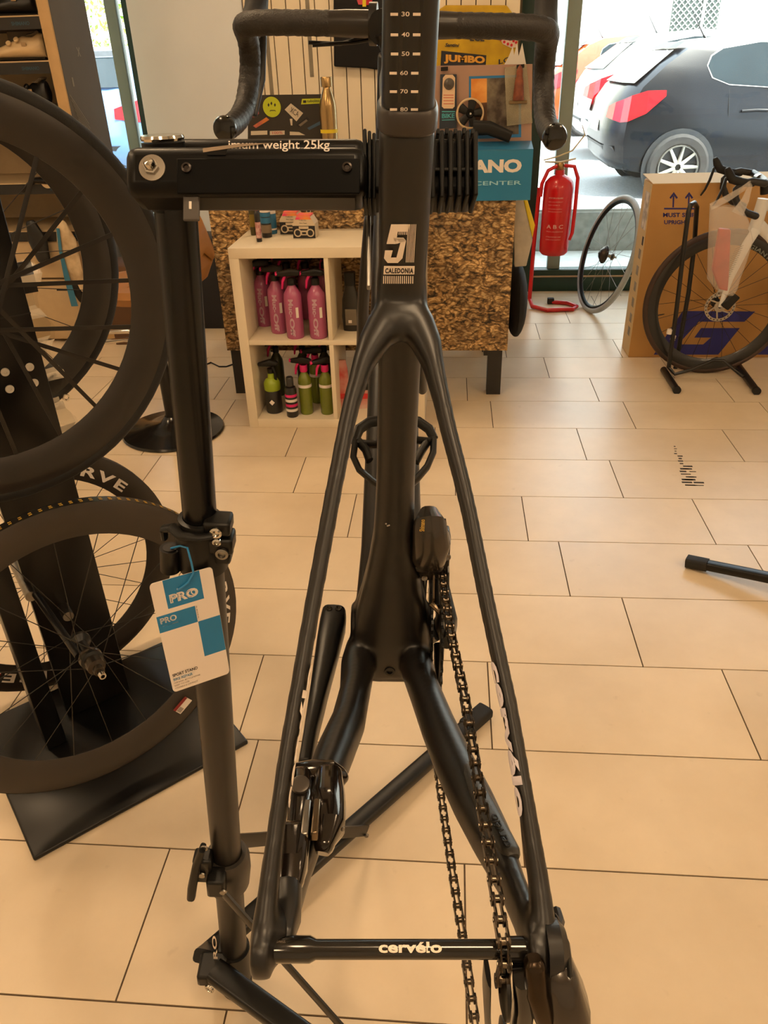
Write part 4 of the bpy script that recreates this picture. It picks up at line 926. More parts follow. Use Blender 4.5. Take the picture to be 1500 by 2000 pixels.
# ================================================================== wheel display on the left
WN = nrm((.67, -.742, 0)); WD = nrm((.742, .67, 0)); ZV = V3((0, 0, 1))
def WC(a, b, z): return WN * a + WD * b + ZV * z
disp = thing('wheel_display_stand', 'black wheel display board on a square black floor plate', 'display stand', WC(-1.47, .254, 0))
PLM = mat('display_black', (10, 9, 9), .3, noise=.2, scale=8, spec=.4)
MB().obox(WC(-1.465, .2535, .006), WD * .247, WN * .235, ZV * .006).build('base_plate', PLM, disp, smooth=0, bevel=.004)
bd = MB().obox(WC(-1.585, .27, .79), WD * .078, WN * .009, ZV * .778).build('board', mat('board_black', (18, 15, 13), .3, noise=.2, scale=6, spec=.4), disp, smooth=0, bevel=.002)
MB().obox(WC(-1.53, .142, .79), WD * .022, WN * .030, ZV * .778).build('upright', PLM, disp, smooth=0, bevel=.002)
MB().obox(WC(-1.5755, .27, .985), WD * .078, WN * .001, ZV * .0012).build('board_joint', INK, disp, smooth=0)
for x, y in ((10, 727), (58, 717), (19, 760), (67, 748)):
    q = onplane(x, y, WC(-1.5745, .27, 1), WN); MB().lathe([(.0085, 0), (.0075, .002), (.003, .002), (.0026, .0008), (.0001, .0008)], q, WN, n=18).build('screw', mat('screw_white', (222, 212, 196), .4, noise=.05), disp)
for z in (.41, 1.06, .325): MB().tube([WC(-1.72, .2 if z != .325 else .26, z), WC(-1.53, .19 if z != .325 else .25, z)], .012, n=16).build('axle_peg', STEEL, disp)
MB().tube([WC(-1.53, .2, 1.06), WC(-1.33, .205, 1.06)], .010, n=16).build('axle_peg', BLACKM, disp); MB().tube([WC(-1.53, .2, .41), WC(-1.27, .205, .41)], .008, n=16).build('axle_peg', BLACKM, disp)
def dwheel(label, a, b, z, rad, depth, tyre, flat, spokes, w_=.028, hub_half=.05, rimm=None, hubr=.018):
    c = WC(a, b, z); root = thing('bicycle_wheel', label, 'wheel', c - ZV * rad)
    root['group'] = 'bicycle wheels on the display board'
    wheel_parts(root, c, WN, rad, depth, .0135, w_, spokes, rimm or DARKRIM, RUBBER, SPOKEM, BLACKM, hub_half=hub_half, flat=flat, tyre=tyre, hubr=hubr, spoke_r=.0009, valve=True)
    return root, c
def arc_text(root, c, rad, s_, size, a_mid, mt, side=1, flip=False, n_off=.0143, name='rim_lettering', wdt=None):
    """lettering around a rim, reading clockwise seen from the front; a_mid measured clockwise from the top"""
    XR = nrm(np.cross(ZV, WN)) ; 
    def wf(x, y):
        a_ = R(a_mid) + (x - wdt / 2) / rad if not flip else R(a_mid) - (x - wdt / 2) / rad
        rr = rad + (y if not flip else size - y)
        return c + (XR * math.sin(a_) + ZV * math.cos(a_)) * rr + WN * n_off * side
    return text(s_, 1, mt, root, name, warp=wf, fit=(wdt, size), bold=.03, spacing=1.25)
W1, c1 = dwheel('large black deep rim wheel with tyre and flat spokes, upper front on the display board', -1.365, .218, 1.062, .34, .062, True, (.0008, .0042), 20, hub_half=.055, hubr=.026)
MB().lathe([(.012, .056), (.010, .058), (.009, .0585), (.0001, .056)], c1, WN, n=24).build('hub_cap', GLOSSB, W1)
MB().lathe([(.0075, .0590), (.006, .0592)], c1, WN, n=24).build('hub_ring', STEEL, W1)
W5, c5 = dwheel('black tyred wheel behind the board, upper rear on the display', -1.72, .245, 1.056, .34, .055, True, None, 20)
W2, c2 = dwheel('bare dark carbon rim wheel without tyre, lower front on the display board', -1.285, .222, .405, .318, .066, False, None, 20, rimm=mat('reserve_rim', (52, 45, 38), .45, noise=.15, scale=8), hub_half=.062)
W3, c3 = dwheel('black carbon wheel marked with white letters, lower rear behind the display board', -1.73, .262, .325, .318, .066, False, None, 24)
tp = mat('rim_tape', (24, 22, 20), .3, noise=.2); MB().lathe([(.3225, -.011), (.3225, .011)], c2, WN, n=72).build('rim_tape', tp, W2)
yd_ = mat('tape_gold', (190, 150, 60), .4, noise=.2)
XR = nrm(np.cross(ZV, WN))
for k in range(-26, 20):
    a_ = R(k * 3.1 + 8)
    for dn in (-.003, .003): q = c2 + (XR * math.sin(a_) + ZV * math.cos(a_)) * .3232 + WN * (.002 + dn); MB().obox(q, WN * .0012, (XR * math.cos(a_) - ZV * math.sin(a_)) * .0028, (XR * math.sin(a_) + ZV * math.cos(a_)) * .0004).build('tape_print', yd_, W2, smooth=0)
arc_text(W2, c2, .287, 'RESERVE', .019, 80, WHITE, wdt=.24, n_off=.0146)
arc_text(W3, c3, .268, 'RESERVE', .026, 25, WHITE, wdt=.27); arc_text(W3, c3, .268, 'RESERVE', .026, 214, WHITE, wdt=.27)
for par_, ang_, mt1, mt2 in ((W2, 146, WHITE, mat('label_red', (130, 24, 24), .5, noise=.1)), (W3, 222, WHITE, mat('label_red', (130, 24, 24), .5))):
    cc = c2 if par_ is W2 else c3; a_ = R(ang_); er = XR * math.sin(a_) + ZV * math.cos(a_); et = XR * math.cos(a_) - ZV * math.sin(a_)
    MB().obox(cc + er * .283 + WN * .0150, et * .019, er * .0115, WN * .0003).build('size_label', mt1, par_, smooth=0)
    MB().obox(cc + er * .274 + WN * .0152, et * .019, er * .004, WN * .0004).build('size_label_band', mt2, par_, smooth=0)
    MB().obox(cc + er * .2855 + et * .011 + WN * .0152, et * .006, er * .0062, WN * .0004).build('size_label_print', mat('label_grey', (150, 140, 130), .6), par_, smooth=0)
a_ = R(127); er = XR * math.sin(a_) + ZV * math.cos(a_); et = XR * math.cos(a_) - ZV * math.sin(a_)
MB().obox(c2 + er * .286 + WN * .0148, et * .024, er * .028, WN * .0003).build('logo_patch', mat('logo_patch', (44, 34, 27), .4, noise=.1), W2, smooth=0)
text('M', 1, mat('gold_print', (150, 125, 95), .5), W2, 'logo_lettering', c2 + er * .278 - et * .008 + WN * .0153, et, er, fit=(.016, .012))
# freehub on the lower front wheel
MB().lathe([(.021, .02), (.0225, .026), (.021, .03), (.017, .034), (.017, .062), (.010, .066), (.010, .078), (.006, .079), (.006, .094), (.0035, .094), (.003, .088)], c2, WN, n=24).build('freehub', mat('freehub', (70, 62, 54), .3, .8, noise=.25, scale=40), W2)
MB().lathe([(.0065, .086), (.0065, .0945), (.004, .0945)], c2, WN, n=20).build('axle_end', CHROME, W2)
# clear plastic sleeve hanging behind the board edge
slv = thing('plastic_sleeve', 'clear crinkled plastic sleeve hanging along the edge of the display board', 'sleeve', WC(-1.66, .375, .68))
FILM = glassmat('clear_film', (.9, .9, .88), .7, .12); g = MB(); rs = random.Random(5); K = 18
for i in range(K):
    z0 = 1.06 - .40 * i / K; z1 = 1.06 - .40 * (i + 1) / K
    w0 = .05 + .012 * math.sin(i * 1.3); w1 = .05 + .012 * math.sin((i + 1) * 1.3); b0 = .012 * math.sin(i * 2.1); b1 = .012 * math.sin((i + 1) * 2.1)
    for (na, nb_) in ((-1.655, -1.64), (-1.685, -1.70)):
        g.add([WC(na + b0, .345, z0), WC(na - .004 + b0 * .5, .345 + w0, z0), WC(na - .004 + b1 * .5, .345 + w1, z1), WC(na + b1, .345, z1)], [(0, 1, 2, 3)])
g.build('film', FILM, slv, smooth=60)
MB().obox(WC(-1.665, .352, .86), WD * .006, WN * .002, ZV * .2).build('backing_strip', mat('strip_grey', (150, 140, 126), .4, noise=.2), slv, smooth=0)
MB().obox(WC(-1.67, .375, 1.03), WD * .018, WN * .004, ZV * .03).build('enclosed_card', INK, slv, smooth=0)
MB().lathe([(.008, 0), (.0075, .003), (.005, .003), (.004, 0)], WC(-1.655, .392, .775), WN, n=18).build('eyelet', CHROME, slv)

# ================================================================== right side: carton, road bike in a floor rack, loose wheel, extinguisher
KRAFT = mat('kraft_card', (186, 140, 80), .75, rgb2=(176, 130, 72), scale=4, bump=.06, bscale=80)
KRAFTL = mat('kraft_side', (206, 178, 132), .75, noise=.06, scale=4)
carton = thing('carton', 'tall brown cardboard bicycle carton with blue print behind the racked road bike', 'box', (1.6, 4.04, 0))
BX0, BX1, BY0, BY1, BZ = .946, 2.36, 3.955, 4.13, .845
MB().box(BX0, BX1, BY0, BY1, 0, BZ).build('body', KRAFT, carton, smooth=0, bevel=.003)
MB().box(BX0 - .0015, BX0, BY0 + .003, BY1 - .003, .004, BZ - .004).build('side_panel', KRAFTL, carton, smooth=0)
fl_ = MB().add([(BX0, BY0, BZ), (BX1, BY0, BZ), (BX1, BY1 - .01, BZ + .022), (BX0 - .012, BY1, BZ + .022), (BX0, BY0, BZ - .003), (BX1, BY0, BZ - .003), (BX1, BY1 - .01, BZ + .019), (BX0 - .012, BY1, BZ + .019)], [(0, 1, 2, 3), (7, 6, 5, 4), (0, 4, 5, 1), (1, 5, 6, 2), (2, 6, 7, 3), (3, 7, 4, 0)]).build('top_flap', KRAFTL, carton, smooth=0)
INKB = mat('carton_ink', (44, 44, 120), .7, noise=.15, scale=12)
def cf(px, py): p = Yp(px, py, BY0); p[1] = BY0; return p
def cpoly(nm, L, par=carton): MB().prism([cf(*p) for p in L], (0, -.0006, 0)).build(nm, INKB, par, smooth=0)
for x in (1315, 1345):
    cpoly('arrow', [(x - 1.8, 405), (x - 1, 382), (x + 2, 382), (x + 1.2, 405)])
    cpoly('arrow', [(x + 1, 375), (x - 7.5, 386), (x - 5, 388.5), (x + .8, 381), (x + 6, 388.5), (x + 9, 386)])
cpoly('arrow_line', [(1297, 406), (1358, 406), (1358, 409), (1297, 409)])
def ctext(s_, x0, x1, y0, y1, **k):
    a, b, c = cf(x0, y1), cf(x1, y1), cf(x0, y0); text(s_, 1, INKB, carton, 'carton_lettering', a + [0, -.0007, 0], b - a, c - a, fit=(np.linalg.norm(b - a), np.linalg.norm(c - a)), **k)
ctext('MUST SHIP', 1295, 1358, 415.5, 424, bold=.03); ctext('UPRIGHT', 1297, 1346, 430, 438, bold=.03)
q3 = lambda x, y: (1000 + x / 3, 300 + y / 3)
cpoly('letter_g', [q3(*p) for p in ((1000, 922), (1425, 925), (1362, 985), (1095, 985), (972, 1118), (1120, 1118), (1165, 1078), (1068, 1078), (1108, 1022), (1335, 1022), (1208, 1178), (830, 1178))])
cpoly('letter_i', [q3(*p) for p in ((1420, 1178), (1560, 1178), (1720, 925), (1590, 925))])
cpoly('letter_a', [q3(*p) for p in ((1640, 1178), (1780, 1178), (1960, 925), (1830, 925))])
# printing on the left side and rear (rear print shows mirrored in the shop glass)
gp = mat('side_print', (150, 140, 128), .7, noise=.3, scale=40)
for z in (.1, .17, .25, .33, .41, .49, .7): MB().box(BX0 - .0022, BX0 - .0014, BY0 + .04, BY0 + .085, z, z + .045).build('side_label', gp, carton, smooth=0)
MB().box(BX0 - .0022, BX0 - .0012, BY0 + .02, BY0 + .05, .56, .60).build('hand_hole', INK, carton, smooth=0, bevel=.0)
MB().box(BX0 - .0025, BX0 - .0014, BY0 + .02, BY0 + .11, .63, .80).build('shipping_label', mat('ship_label', (216, 206, 196), .6, rgb2=(150, 140, 130), scale=30), carton, smooth=0)
MB().box(1.0, 2.3, BY1, BY1 + .001, .50, .83).build('rear_panel', mat('kraft_rear', (176, 160, 128), .75, noise=.06), carton, smooth=0)
for i, xx in enumerate((1.18, 1.40, 1.60, 1.82)):
    yy = BY1 + .0012
    if i == 1: MB().lathe([(.062, 0), (.062, .001), (.052, .001), (.052, 0)], (xx, yy, .66), (0, 1, 0), n=28).build('care_symbol', INKB, carton); MB().obox((xx, yy + .0005, .66), V3((.7, 0, .7)) * .055, (0, .0005, 0), V3((-.7, 0, .7)) * .006).build('care_symbol', INKB, carton, smooth=0)
    elif i == 3:
        MB().prism([(xx + .065 * math.cos(R(a_)), yy, .66 + .06 * math.sin(R(a_))) for a_ in range(0, 181, 20)], (0, .001, 0)).build('care_symbol', INKB, carton, smooth=0); MB().box(xx - .005, xx + .005, yy, yy + .001, .59, .66).build('care_symbol', INKB, carton, smooth=0)
    elif i == 2: MB().prism([(xx - .04, yy, .72), (xx + .04, yy, .72), (xx + .03, yy, .66), (xx + .006, yy, .64), (xx + .006, yy, .60), (xx + .03, yy, .59), (xx - .03, yy, .59), (xx - .006, yy, .60), (xx - .006, yy, .64), (xx - .03, yy, .66)], (0, .001, 0)).build('care_symbol', INKB, carton, smooth=0)
    else:
        for k in range(3): a_ = R(90 + 120 * k); MB().obox((xx + .045 * math.cos(a_), yy + .0005, .66 + .045 * math.sin(a_)), V3((-math.sin(a_), 0, math.cos(a_))) * .04, (0, .0005, 0), V3((math.cos(a_), 0, math.sin(a_))) * .013).build('care_symbol', INKB, carton, smooth=0)

# road bike facing left
RBY = 3.73; rcx, rcz = 1.268, .342
rb = thing('road_bicycle', 'white forked road bicycle with tan wall tyre standing in the floor rack', 'bicycle', (1.7, RBY, 0))
fwh = bpy.data.objects.new('front_wheel', None); COL.objects.link(fwh); fwh.parent = rb; ORG['front_wheel.001'] = ORG[rb.name]; ORG[fwh.name] = ORG[rb.name]
TAN = mat('tan_tyre', (62, 42, 32), .6, noise=.2, scale=20); RIMB = mat('rim_blackish', (26, 25, 25), .35, noise=.2, scale=8, coat=.2)
wheel_parts(fwh, (rcx, RBY, rcz), (0, -1, 0), .342, .05, .0145, .028, 24, RIMB, TAN, SPOKEM, BLACKM, hub_half=.05, spoke_r=.0012)
ROT = mat('rotor_steel', (176, 168, 156), .3, .9, noise=.2)
rc = V3((rcx, RBY - .045, rcz))
rot_m = MB()
rot_m.lathe([(.070, -.001), (.070, .001), (.057, .001), (.057, -.001), (.070, -.001)], rc, (0, -1, 0), n=40); 
for k in range(6):
    a_ = R(60 * k); d = V3((math.cos(a_), 0, math.sin(a_))); d2 = V3((math.cos(a_ + .5), 0, math.sin(a_ + .5))); rot_m.tube([rc + d * .02, rc + d2 * .06], [(.001, .004)] * 2, n=6, side=(0, 1, 0))
rot_m.lathe([(.026, -.002), (.026, .002), (.008, .003)], rc, (0, -1, 0), n=24)
rot_m.build('brake_rotor', ROT, fwh)
for k in range(24):
    a_ = R(15 * k); q = rc + V3((math.cos(a_), 0, math.sin(a_))) * .0635; MB().lathe([(.0032, 0), (.0001, .0003)], q + [0, -.0012, 0], (0, -1, 0), n=8).build('rotor_hole', INK, fwh)
WFR = mat('white_frame', (222, 220, 214), .3, noise=.04, coat=.4)
def rbp(px, py, o=0.0): p = Yp(px, py, RBY + o); return p
HT0, HT1 = rbp(1474, 448), rbp(1492, 388)
for o in (-.052, .052): MB().tube([V3((rcx, RBY + o, rcz)), rbp(1425, 545, o), rbp(1458, 478, o * .7), HT0 + [0, o * .3, 0]], [(.009, .010), (.010, .016), (.011, .021), (.013, .022)], n=14, side=(0, 1, 0)).build('fork_blade', WFR, rb)
for i in range(14):
    a = rbp(1418 + i * 2.0, 543 - i * 4.6, -.062); MB().obox(a, (.017, 0, .008), (0, .0006, 0), (-.0004, 0, .0009)).build('fork_stripe', INK, rb, smooth=0)
MB().obox(V3((rcx + .035, RBY - .062, rcz + .03)), V3((.022, 0, .03)), V3((0, .014, 0)), V3((.018, 0, -.012))).build('brake_caliper', BLACKM, rb, bevel=.006)
MB().tube([HT0 - (HT1 - HT0) * .1, HT1], [.028, .026], n=20).build('head_tube', WFR, rb)
BBr = V3((1.86, RBY, .275)); SCr = V3((2.02, RBY, .82)); RAX = V3((2.26, RBY, .342))
MB().tube([HT0 + [.01, 0, .02], BBr], [(.022, .028), (.026, .03)], n=18, side=(0, 1, 0)).build('down_tube', WFR, rb)
MB().tube([HT1 + [.01, 0, -.03], SCr - [0, 0, .05]], [(.018, .022), (.014, .017)], n=18, side=(0, 1, 0)).build('top_tube', WFR, rb)
MB().tube([BBr, SCr, SCr + [.04, 0, .14]], [(.018, .02), (.016, .018), (.014, .016)], n=18, side=(0, 1, 0)).build('seat_tube', WFR, rb)
for o in (-.06, .06): MB().tube([BBr, RAX + [0, o, 0]], .012, n=12).build('chain_stay', WFR, rb); MB().tube([SCr - [0, 0, .08], RAX + [0, o, 0]], .008, n=12).build('seat_stay', WFR, rb)
MB().tube([SCr + [-.10, 0, .16], SCr + [.05, 0, .15], SCr + [.17, 0, .165]], [(.018, .02), (.05, .022), (.07, .025)], n=18, side=(0, 1, 0), rnd=True).build('saddle', BLACK, rb)
MB().lathe([(.085, -.003), (.095, 0), (.085, .003), (.02, .003), (.02, -.003)], BBr + [0, -.045, 0], (0, 1, 0), n=40).build('chainring', BLACKM, rb)
rwh = bpy.data.objects.new('rear_wheel', None); COL.objects.link(rwh); rwh.parent = rb; ORG[rwh.name] = ORG[rb.name]
wheel_parts(rwh, RAX, (0, -1, 0), .342, .05, .0145, .028, 24, RIMB, TAN, SPOKEM, BLACKM, hub_half=.06, spoke_r=.0012)
# bars: near and far drop, hoods, levers
def drop(o, dx, dy):
    k = lambda x, y: rbp(x + dx, y + dy, o)
    hd_ = MB().tube([k(1446, 338), k(1424, 336), k(1406, 330), k(1400, 318), k(1398, 312)], [.014, .017, .018, .0165, .013], n=16, rnd=True).build('brake_hood', RUBBER, rb)
    MB().tube([k(1394, 330), k(1386, 352), k(1377, 370), k(1369, 381)], [(.010, .006), (.010, .006), (.007, .005), (.004, .004)], n=10, side=(0, 1, 0), rnd=True).build('brake_lever', BLACKM, hd_)
    MB().tube([k(1470, 338), k(1446, 334), k(1426, 338), k(1414, 350), k(1412, 366), k(1418, 382), k(1432, 395), k(1452, 402)], .0145, n=14, rnd=True).build('bar_tape', TAPE, rb)
drop(.20, 0, 0); drop(-.20, 24, 20)
MB().tube([rbp(1470, 338, .2), rbp(1482, 345, .12), rbp(1492, 352, 0), rbp(1492, 356, -.12), rbp(1494, 358, -.2)], .0155, n=16).build('handlebar', BLACK, rb)
MB().tube([rbp(1478, 348, .08), rbp(1484, 350, .05)], .019, n=16).build('bar_clamp_band', CHROME, rb)
MB().tube([rbp(1494, 356, 0), HT1 + [0, 0, .02]], .02, n=14).build('stem', BLACK, rb)
text('GIANT', 1, mat('rim_grey', (110, 116, 110), .5), fwh, 'rim_lettering', warp=lambda x, y: V3((rcx, RBY - .0145, rcz)) + V3((math.sin(R(18) + x / .28), 0, math.cos(R(18) + x / .28))) * (.272 + y), fit=(.12, .018), bold=.02)

# floor rack holding the front wheel
rk = thing('bicycle_floor_rack', 'black steel floor rack gripping the road bicycle front wheel', 'rack', Fl(1390, 740))
RK = mat('rack_black', (20, 19, 19), .35, noise=.2)
kp = lambda x, y, Y: Yp(x, y, Y)
up1 = [kp(1306, 718, 3.67), kp(1322, 600, 3.66), kp(1336, 480, 3.65), kp(1345, 412, 3.64), kp(1349, 400, 3.65), kp(1356, 396, 3.68), kp(1361, 404, 3.72), kp(1356, 480, 3.80), kp(1345, 570, 3.80), kp(1318, 725, 3.79)]
MB().tube(up1, .0105, n=12).build('upright_loop', RK, rk)
f1, f2 = Fl(1322, 762, .016), Fl(1478, 764, .016); b1, b2 = Fl(1296, 722, .016), Fl(1440, 712, .016)
MB().tube([b1, f1], .016, n=16).build('foot_bar', RK, rk); MB().tube([b2, f2], .016, n=16).build('foot_bar', RK, rk)
for p, d in ((f1, f1 - b1), (f2, f2 - b2)): MB().tube([p - nrm(d) * .012, p + nrm(d) * .006], .0185, n=18).build('end_cap', RUBBER, rk)
MB().tube([kp(1306, 718, 3.67), kp(1318, 731, 3.62), kp(1350, 722, 3.62), kp(1392, 704, 3.62), kp(1412, 704, 3.62), kp(1432, 720, 3.60), kp(1452, 736, 3.56)], .008, n=10).build('cradle_wire', RK, rk)
MB().tube([kp(1318, 725, 3.79), kp(1360, 712, 3.8), kp(1400, 700, 3.8), kp(1440, 715, 3.78)], .008, n=10).build('cradle_wire', RK, rk)
for x, y, Y in ((1306.5, 652, 3.665), (1313.5, 664, 3.80)): q = kp(x, y, Y); MB().tube([q, q + [0.002, 0, .022]], .0125, n=14).build('price_sleeve', WHITE, rk)

# thin carrier bag on the handlebar with a red packet inside
bag = thing('plastic_bag', 'thin white carrier bag hanging from the road bicycle handlebar', 'bag', Yp(1420, 576, 3.52))
FILMB = mat('bag_film', (232, 222, 210), .3, noise=.06, scale=12, bump=.5, bscale=25, alpha=.30)
bp = lambda x, y, Y: Yp(x, y, Y)
rows = [(402, 1386, 1446, .05), (430, 1385, 1462, .07), (470, 1383, 1470, .08), (510, 1382, 1458, .08), (545, 1381, 1445, .075), (565, 1398, 1440, .06), (577, 1418, 1432, .02)]
rings = []
for y, x0, x1, dp in rows:
    a, b = bp(x0, y, 3.50), bp(x1, y, 3.50); c = (a + b) / 2; hw_ = (b - a) / 2; ring_ = []
    for k in range(28):
        t = 2 * math.pi * k / 28; ring_.append(c + hw_ * math.copysign(abs(math.cos(t)) ** .8, math.cos(t)) + V3((0, 1, 0)) * dp * .5 * math.sin(t) * (1 + .22 * math.sin(5 * t + y * .02)))
    rings.append(ring_)
MB().loft(rings, caps=False).build('film', FILMB, bag, smooth=80)
MB().tube([bp(1388, 404, 3.5), bp(1420, 388, 3.5), bp(1452, 368, 3.5), bp(1464, 358, 3.5), bp(1468, 356, 3.53)], [(.001, .014), (.001, .014), (.001, .011), (.001, .009), (.001, .008)], n=8, side=(0, 1, 0)).build('handle', FILMB, bag)
MB().tube([bp(1440, 418, 3.49), bp(1456, 390, 3.49), bp(1466, 362, 3.5), bp(1470, 357, 3.53)], [(.001, .026), (.001, .016), (.001, .009), (.001, .008)], n=8, side=(0, 1, 0)).build('handle', FILMB, bag)
pk = thing('red_packet', 'red packet seen through the thin carrier bag', 'packet', bp(1408, 568, 3.5))
MB().prism([bp(x, y, 3.515) for x, y in ((1402, 444), (1424, 446), (1420, 540), (1418, 566), (1402, 562), (1388, 525))], (0, -.03, 0)).build('wrapper', mat('packet_red', (190, 60, 54), .5, rgb2=(160, 36, 34), scale=12), pk, smooth=0, bevel=.006)

# loose wheel with pale tyre and cassette leaning beyond the carton
lw_b, lw_t = Fl(1141, 603), Yp(1236, 385, 4.80)
lwv = nrm(lw_t - (lw_b)); lr = np.linalg.norm(lw_t - lw_b) / 2; lc = (lw_b + lw_t) / 2
lax = nrm(np.cross(lwv, nrm((-.22, 1, 0)))); lw_ = thing('bicycle_wheel', 'grey tyred rear wheel with cassette leaning behind the carton', 'wheel', lw_b)
GTY = mat('grey_tyre', (176, 184, 190), .55, noise=.15, scale=20)
wheel_parts(lw_, lc, lax, lr, .022, .0165, .024, 20, mat('rim_dark_grey', (44, 46, 48), .3, .3, noise=.2), GTY, STEEL, STEEL, hub_half=.06, spoke_r=.0011, up=lwv)
sgn = 1 if lax @ (CAM - lc) > 0 else -1
MB().lathe([(.052, .012), (.052, .016), (.046, .019), (.046, .023), (.040, .026), (.034, .032), (.026, .040), (.018, .044), (.008, .046)], lc + lax * sgn * .008, lax * sgn, n=28).build('cassette', mat('cassette', (84, 78, 72), .35, .8, noise=.3, scale=40), lw_)

# fire extinguisher on its red tube stand
ex = thing('fire_extinguisher', 'red fire extinguisher with white label hanging on a red tube stand', 'fire extinguisher', (.63, 4.9, 0))
EXC = V3((.632, 4.88, 0))
MB().lathe([(.0001, .33), (.07, .33), (.084, .345), (.086, .37), (.086, .70), (.080, .735), (.055, .762), (.028, .775), (.026, .80), (.0001, .80)], EXC, (0, 0, 1), n=36).build('cylinder', REDP, ex)
MB().lathe([(.020, .80), (.024, .805), (.024, .83), (.016, .84), (.0001, .84)], EXC, (0, 0, 1), n=20).build('valve_head', mat('brass', (170, 140, 90), .35, .8, noise=.2), ex)
TIE = mat('tie_cream', (206, 190, 150), .5, noise=.1)
MB().tube([EXC + [-.09, -.01, .845], EXC + [0, 0, .84], EXC + [.08, -.02, .86]], [(.004, .010), (.006, .012), (.004, .009)], n=10, side=(0, 0, 1)).build('lever', TIE, ex)
MB().tube([EXC + [-.10, -.02, .855], EXC + [-.02, 0, .87], EXC + [.06, 0, .90], EXC + [.12, -.01, .98], EXC + [.10, -.01, 1.03]], [.003, .004, .004, .004, .002], n=8).build('carrying_tie', TIE, ex)
MB().tube([EXC + [.02, -.02, .825], EXC + [.075, -.03, .82], EXC + [.10, -.035, .76], EXC + [.10, -.04, .60], EXC + [.095, -.05, .46], EXC + [.08, -.06, .42]], [.010, .011, .011, .011, .011, .008], n=12).build('hose', REDP, ex)
MB().tube([EXC + [-.02, -.02, .825], EXC + [-.07, -.02, .80], EXC + [-.10, -.02, .73], EXC + [-.105, -.02, .66]], [.010, .011, .011, .012], n=12).build('stand_hook', REDP, ex)
MB().tube([EXC + [-.105, .05, .70], EXC + [-.115, .04, .4], EXC + [-.12, .03, .05], EXC + [-.105, -.02, .014], EXC + [-.02, -.10, .013], EXC + [.14, -.08, .013], EXC + [.17, -.02, .013], EXC + [.12, .06, .013], EXC + [.03, .08, .013]], .0125, n=14).build('stand_tube', REDP, ex)
MB().obox(EXC + [.02, .085, .02], (.02, 0, 0), (0, .016, 0), (0, 0, .018)).build('tube_end', RUBBER, ex, bevel=.003)
WLAB = mat('label_pinkish', (226, 176, 168), .5, noise=.1)
def exw(a0, z0): return lambda x, y: EXC + V3((.0872 * math.sin(a0 + x / .087), -.0872 * math.cos(a0 + x / .087), z0 + y))
for z0, wd, hg, s_, b_ in ((.655, .085, .008, 'ESTINTORE A POLVERE', .02), (.635, .085, .006, 'ABC 6 KG UNI EN 3-7', 0), (.618, .07, .005, '43A 233B C', 0), (.597, .085, .005, '1 TOGLIERE LA SPINA', 0), (.582, .085, .005, '2 IMPUGNARE LA LEVA', 0), (.49, .10, .022, 'A B C', .02), (.47, .10, .006, 'PRECAUZIONI', 0), (.44, .09, .007, 'ATTENZIONE NON USARE', 0), (.425, .09, .006, 'USARE CON CAUTELA', 0)):
    text(s_, 1, WLAB, ex, 'label_lettering', warp=exw(-.75, z0), fit=(wd, hg), bold=b_)

# foot of another work stand reaching in from the right
sl = thing('stand_leg', 'square black stand leg with rubber cap reaching in from the right edge', 'stand leg', Fl(1346, 1100))
a = Fl(1344, 1096, .019); b = Fl(1560, 1140, .055); d = nrm(b - a)
MB().tube([a, b], [(.0135, .0175)] * 2, n=20, side=(0, 0, 1), exp=4).build('tube', BLACKM, sl); MB().tube([a - d * .004, a + d * .058], [(.0165, .0205)] * 2, n=20, side=(0, 0, 1), exp=4).build('end_cap', RUBBER, sl)
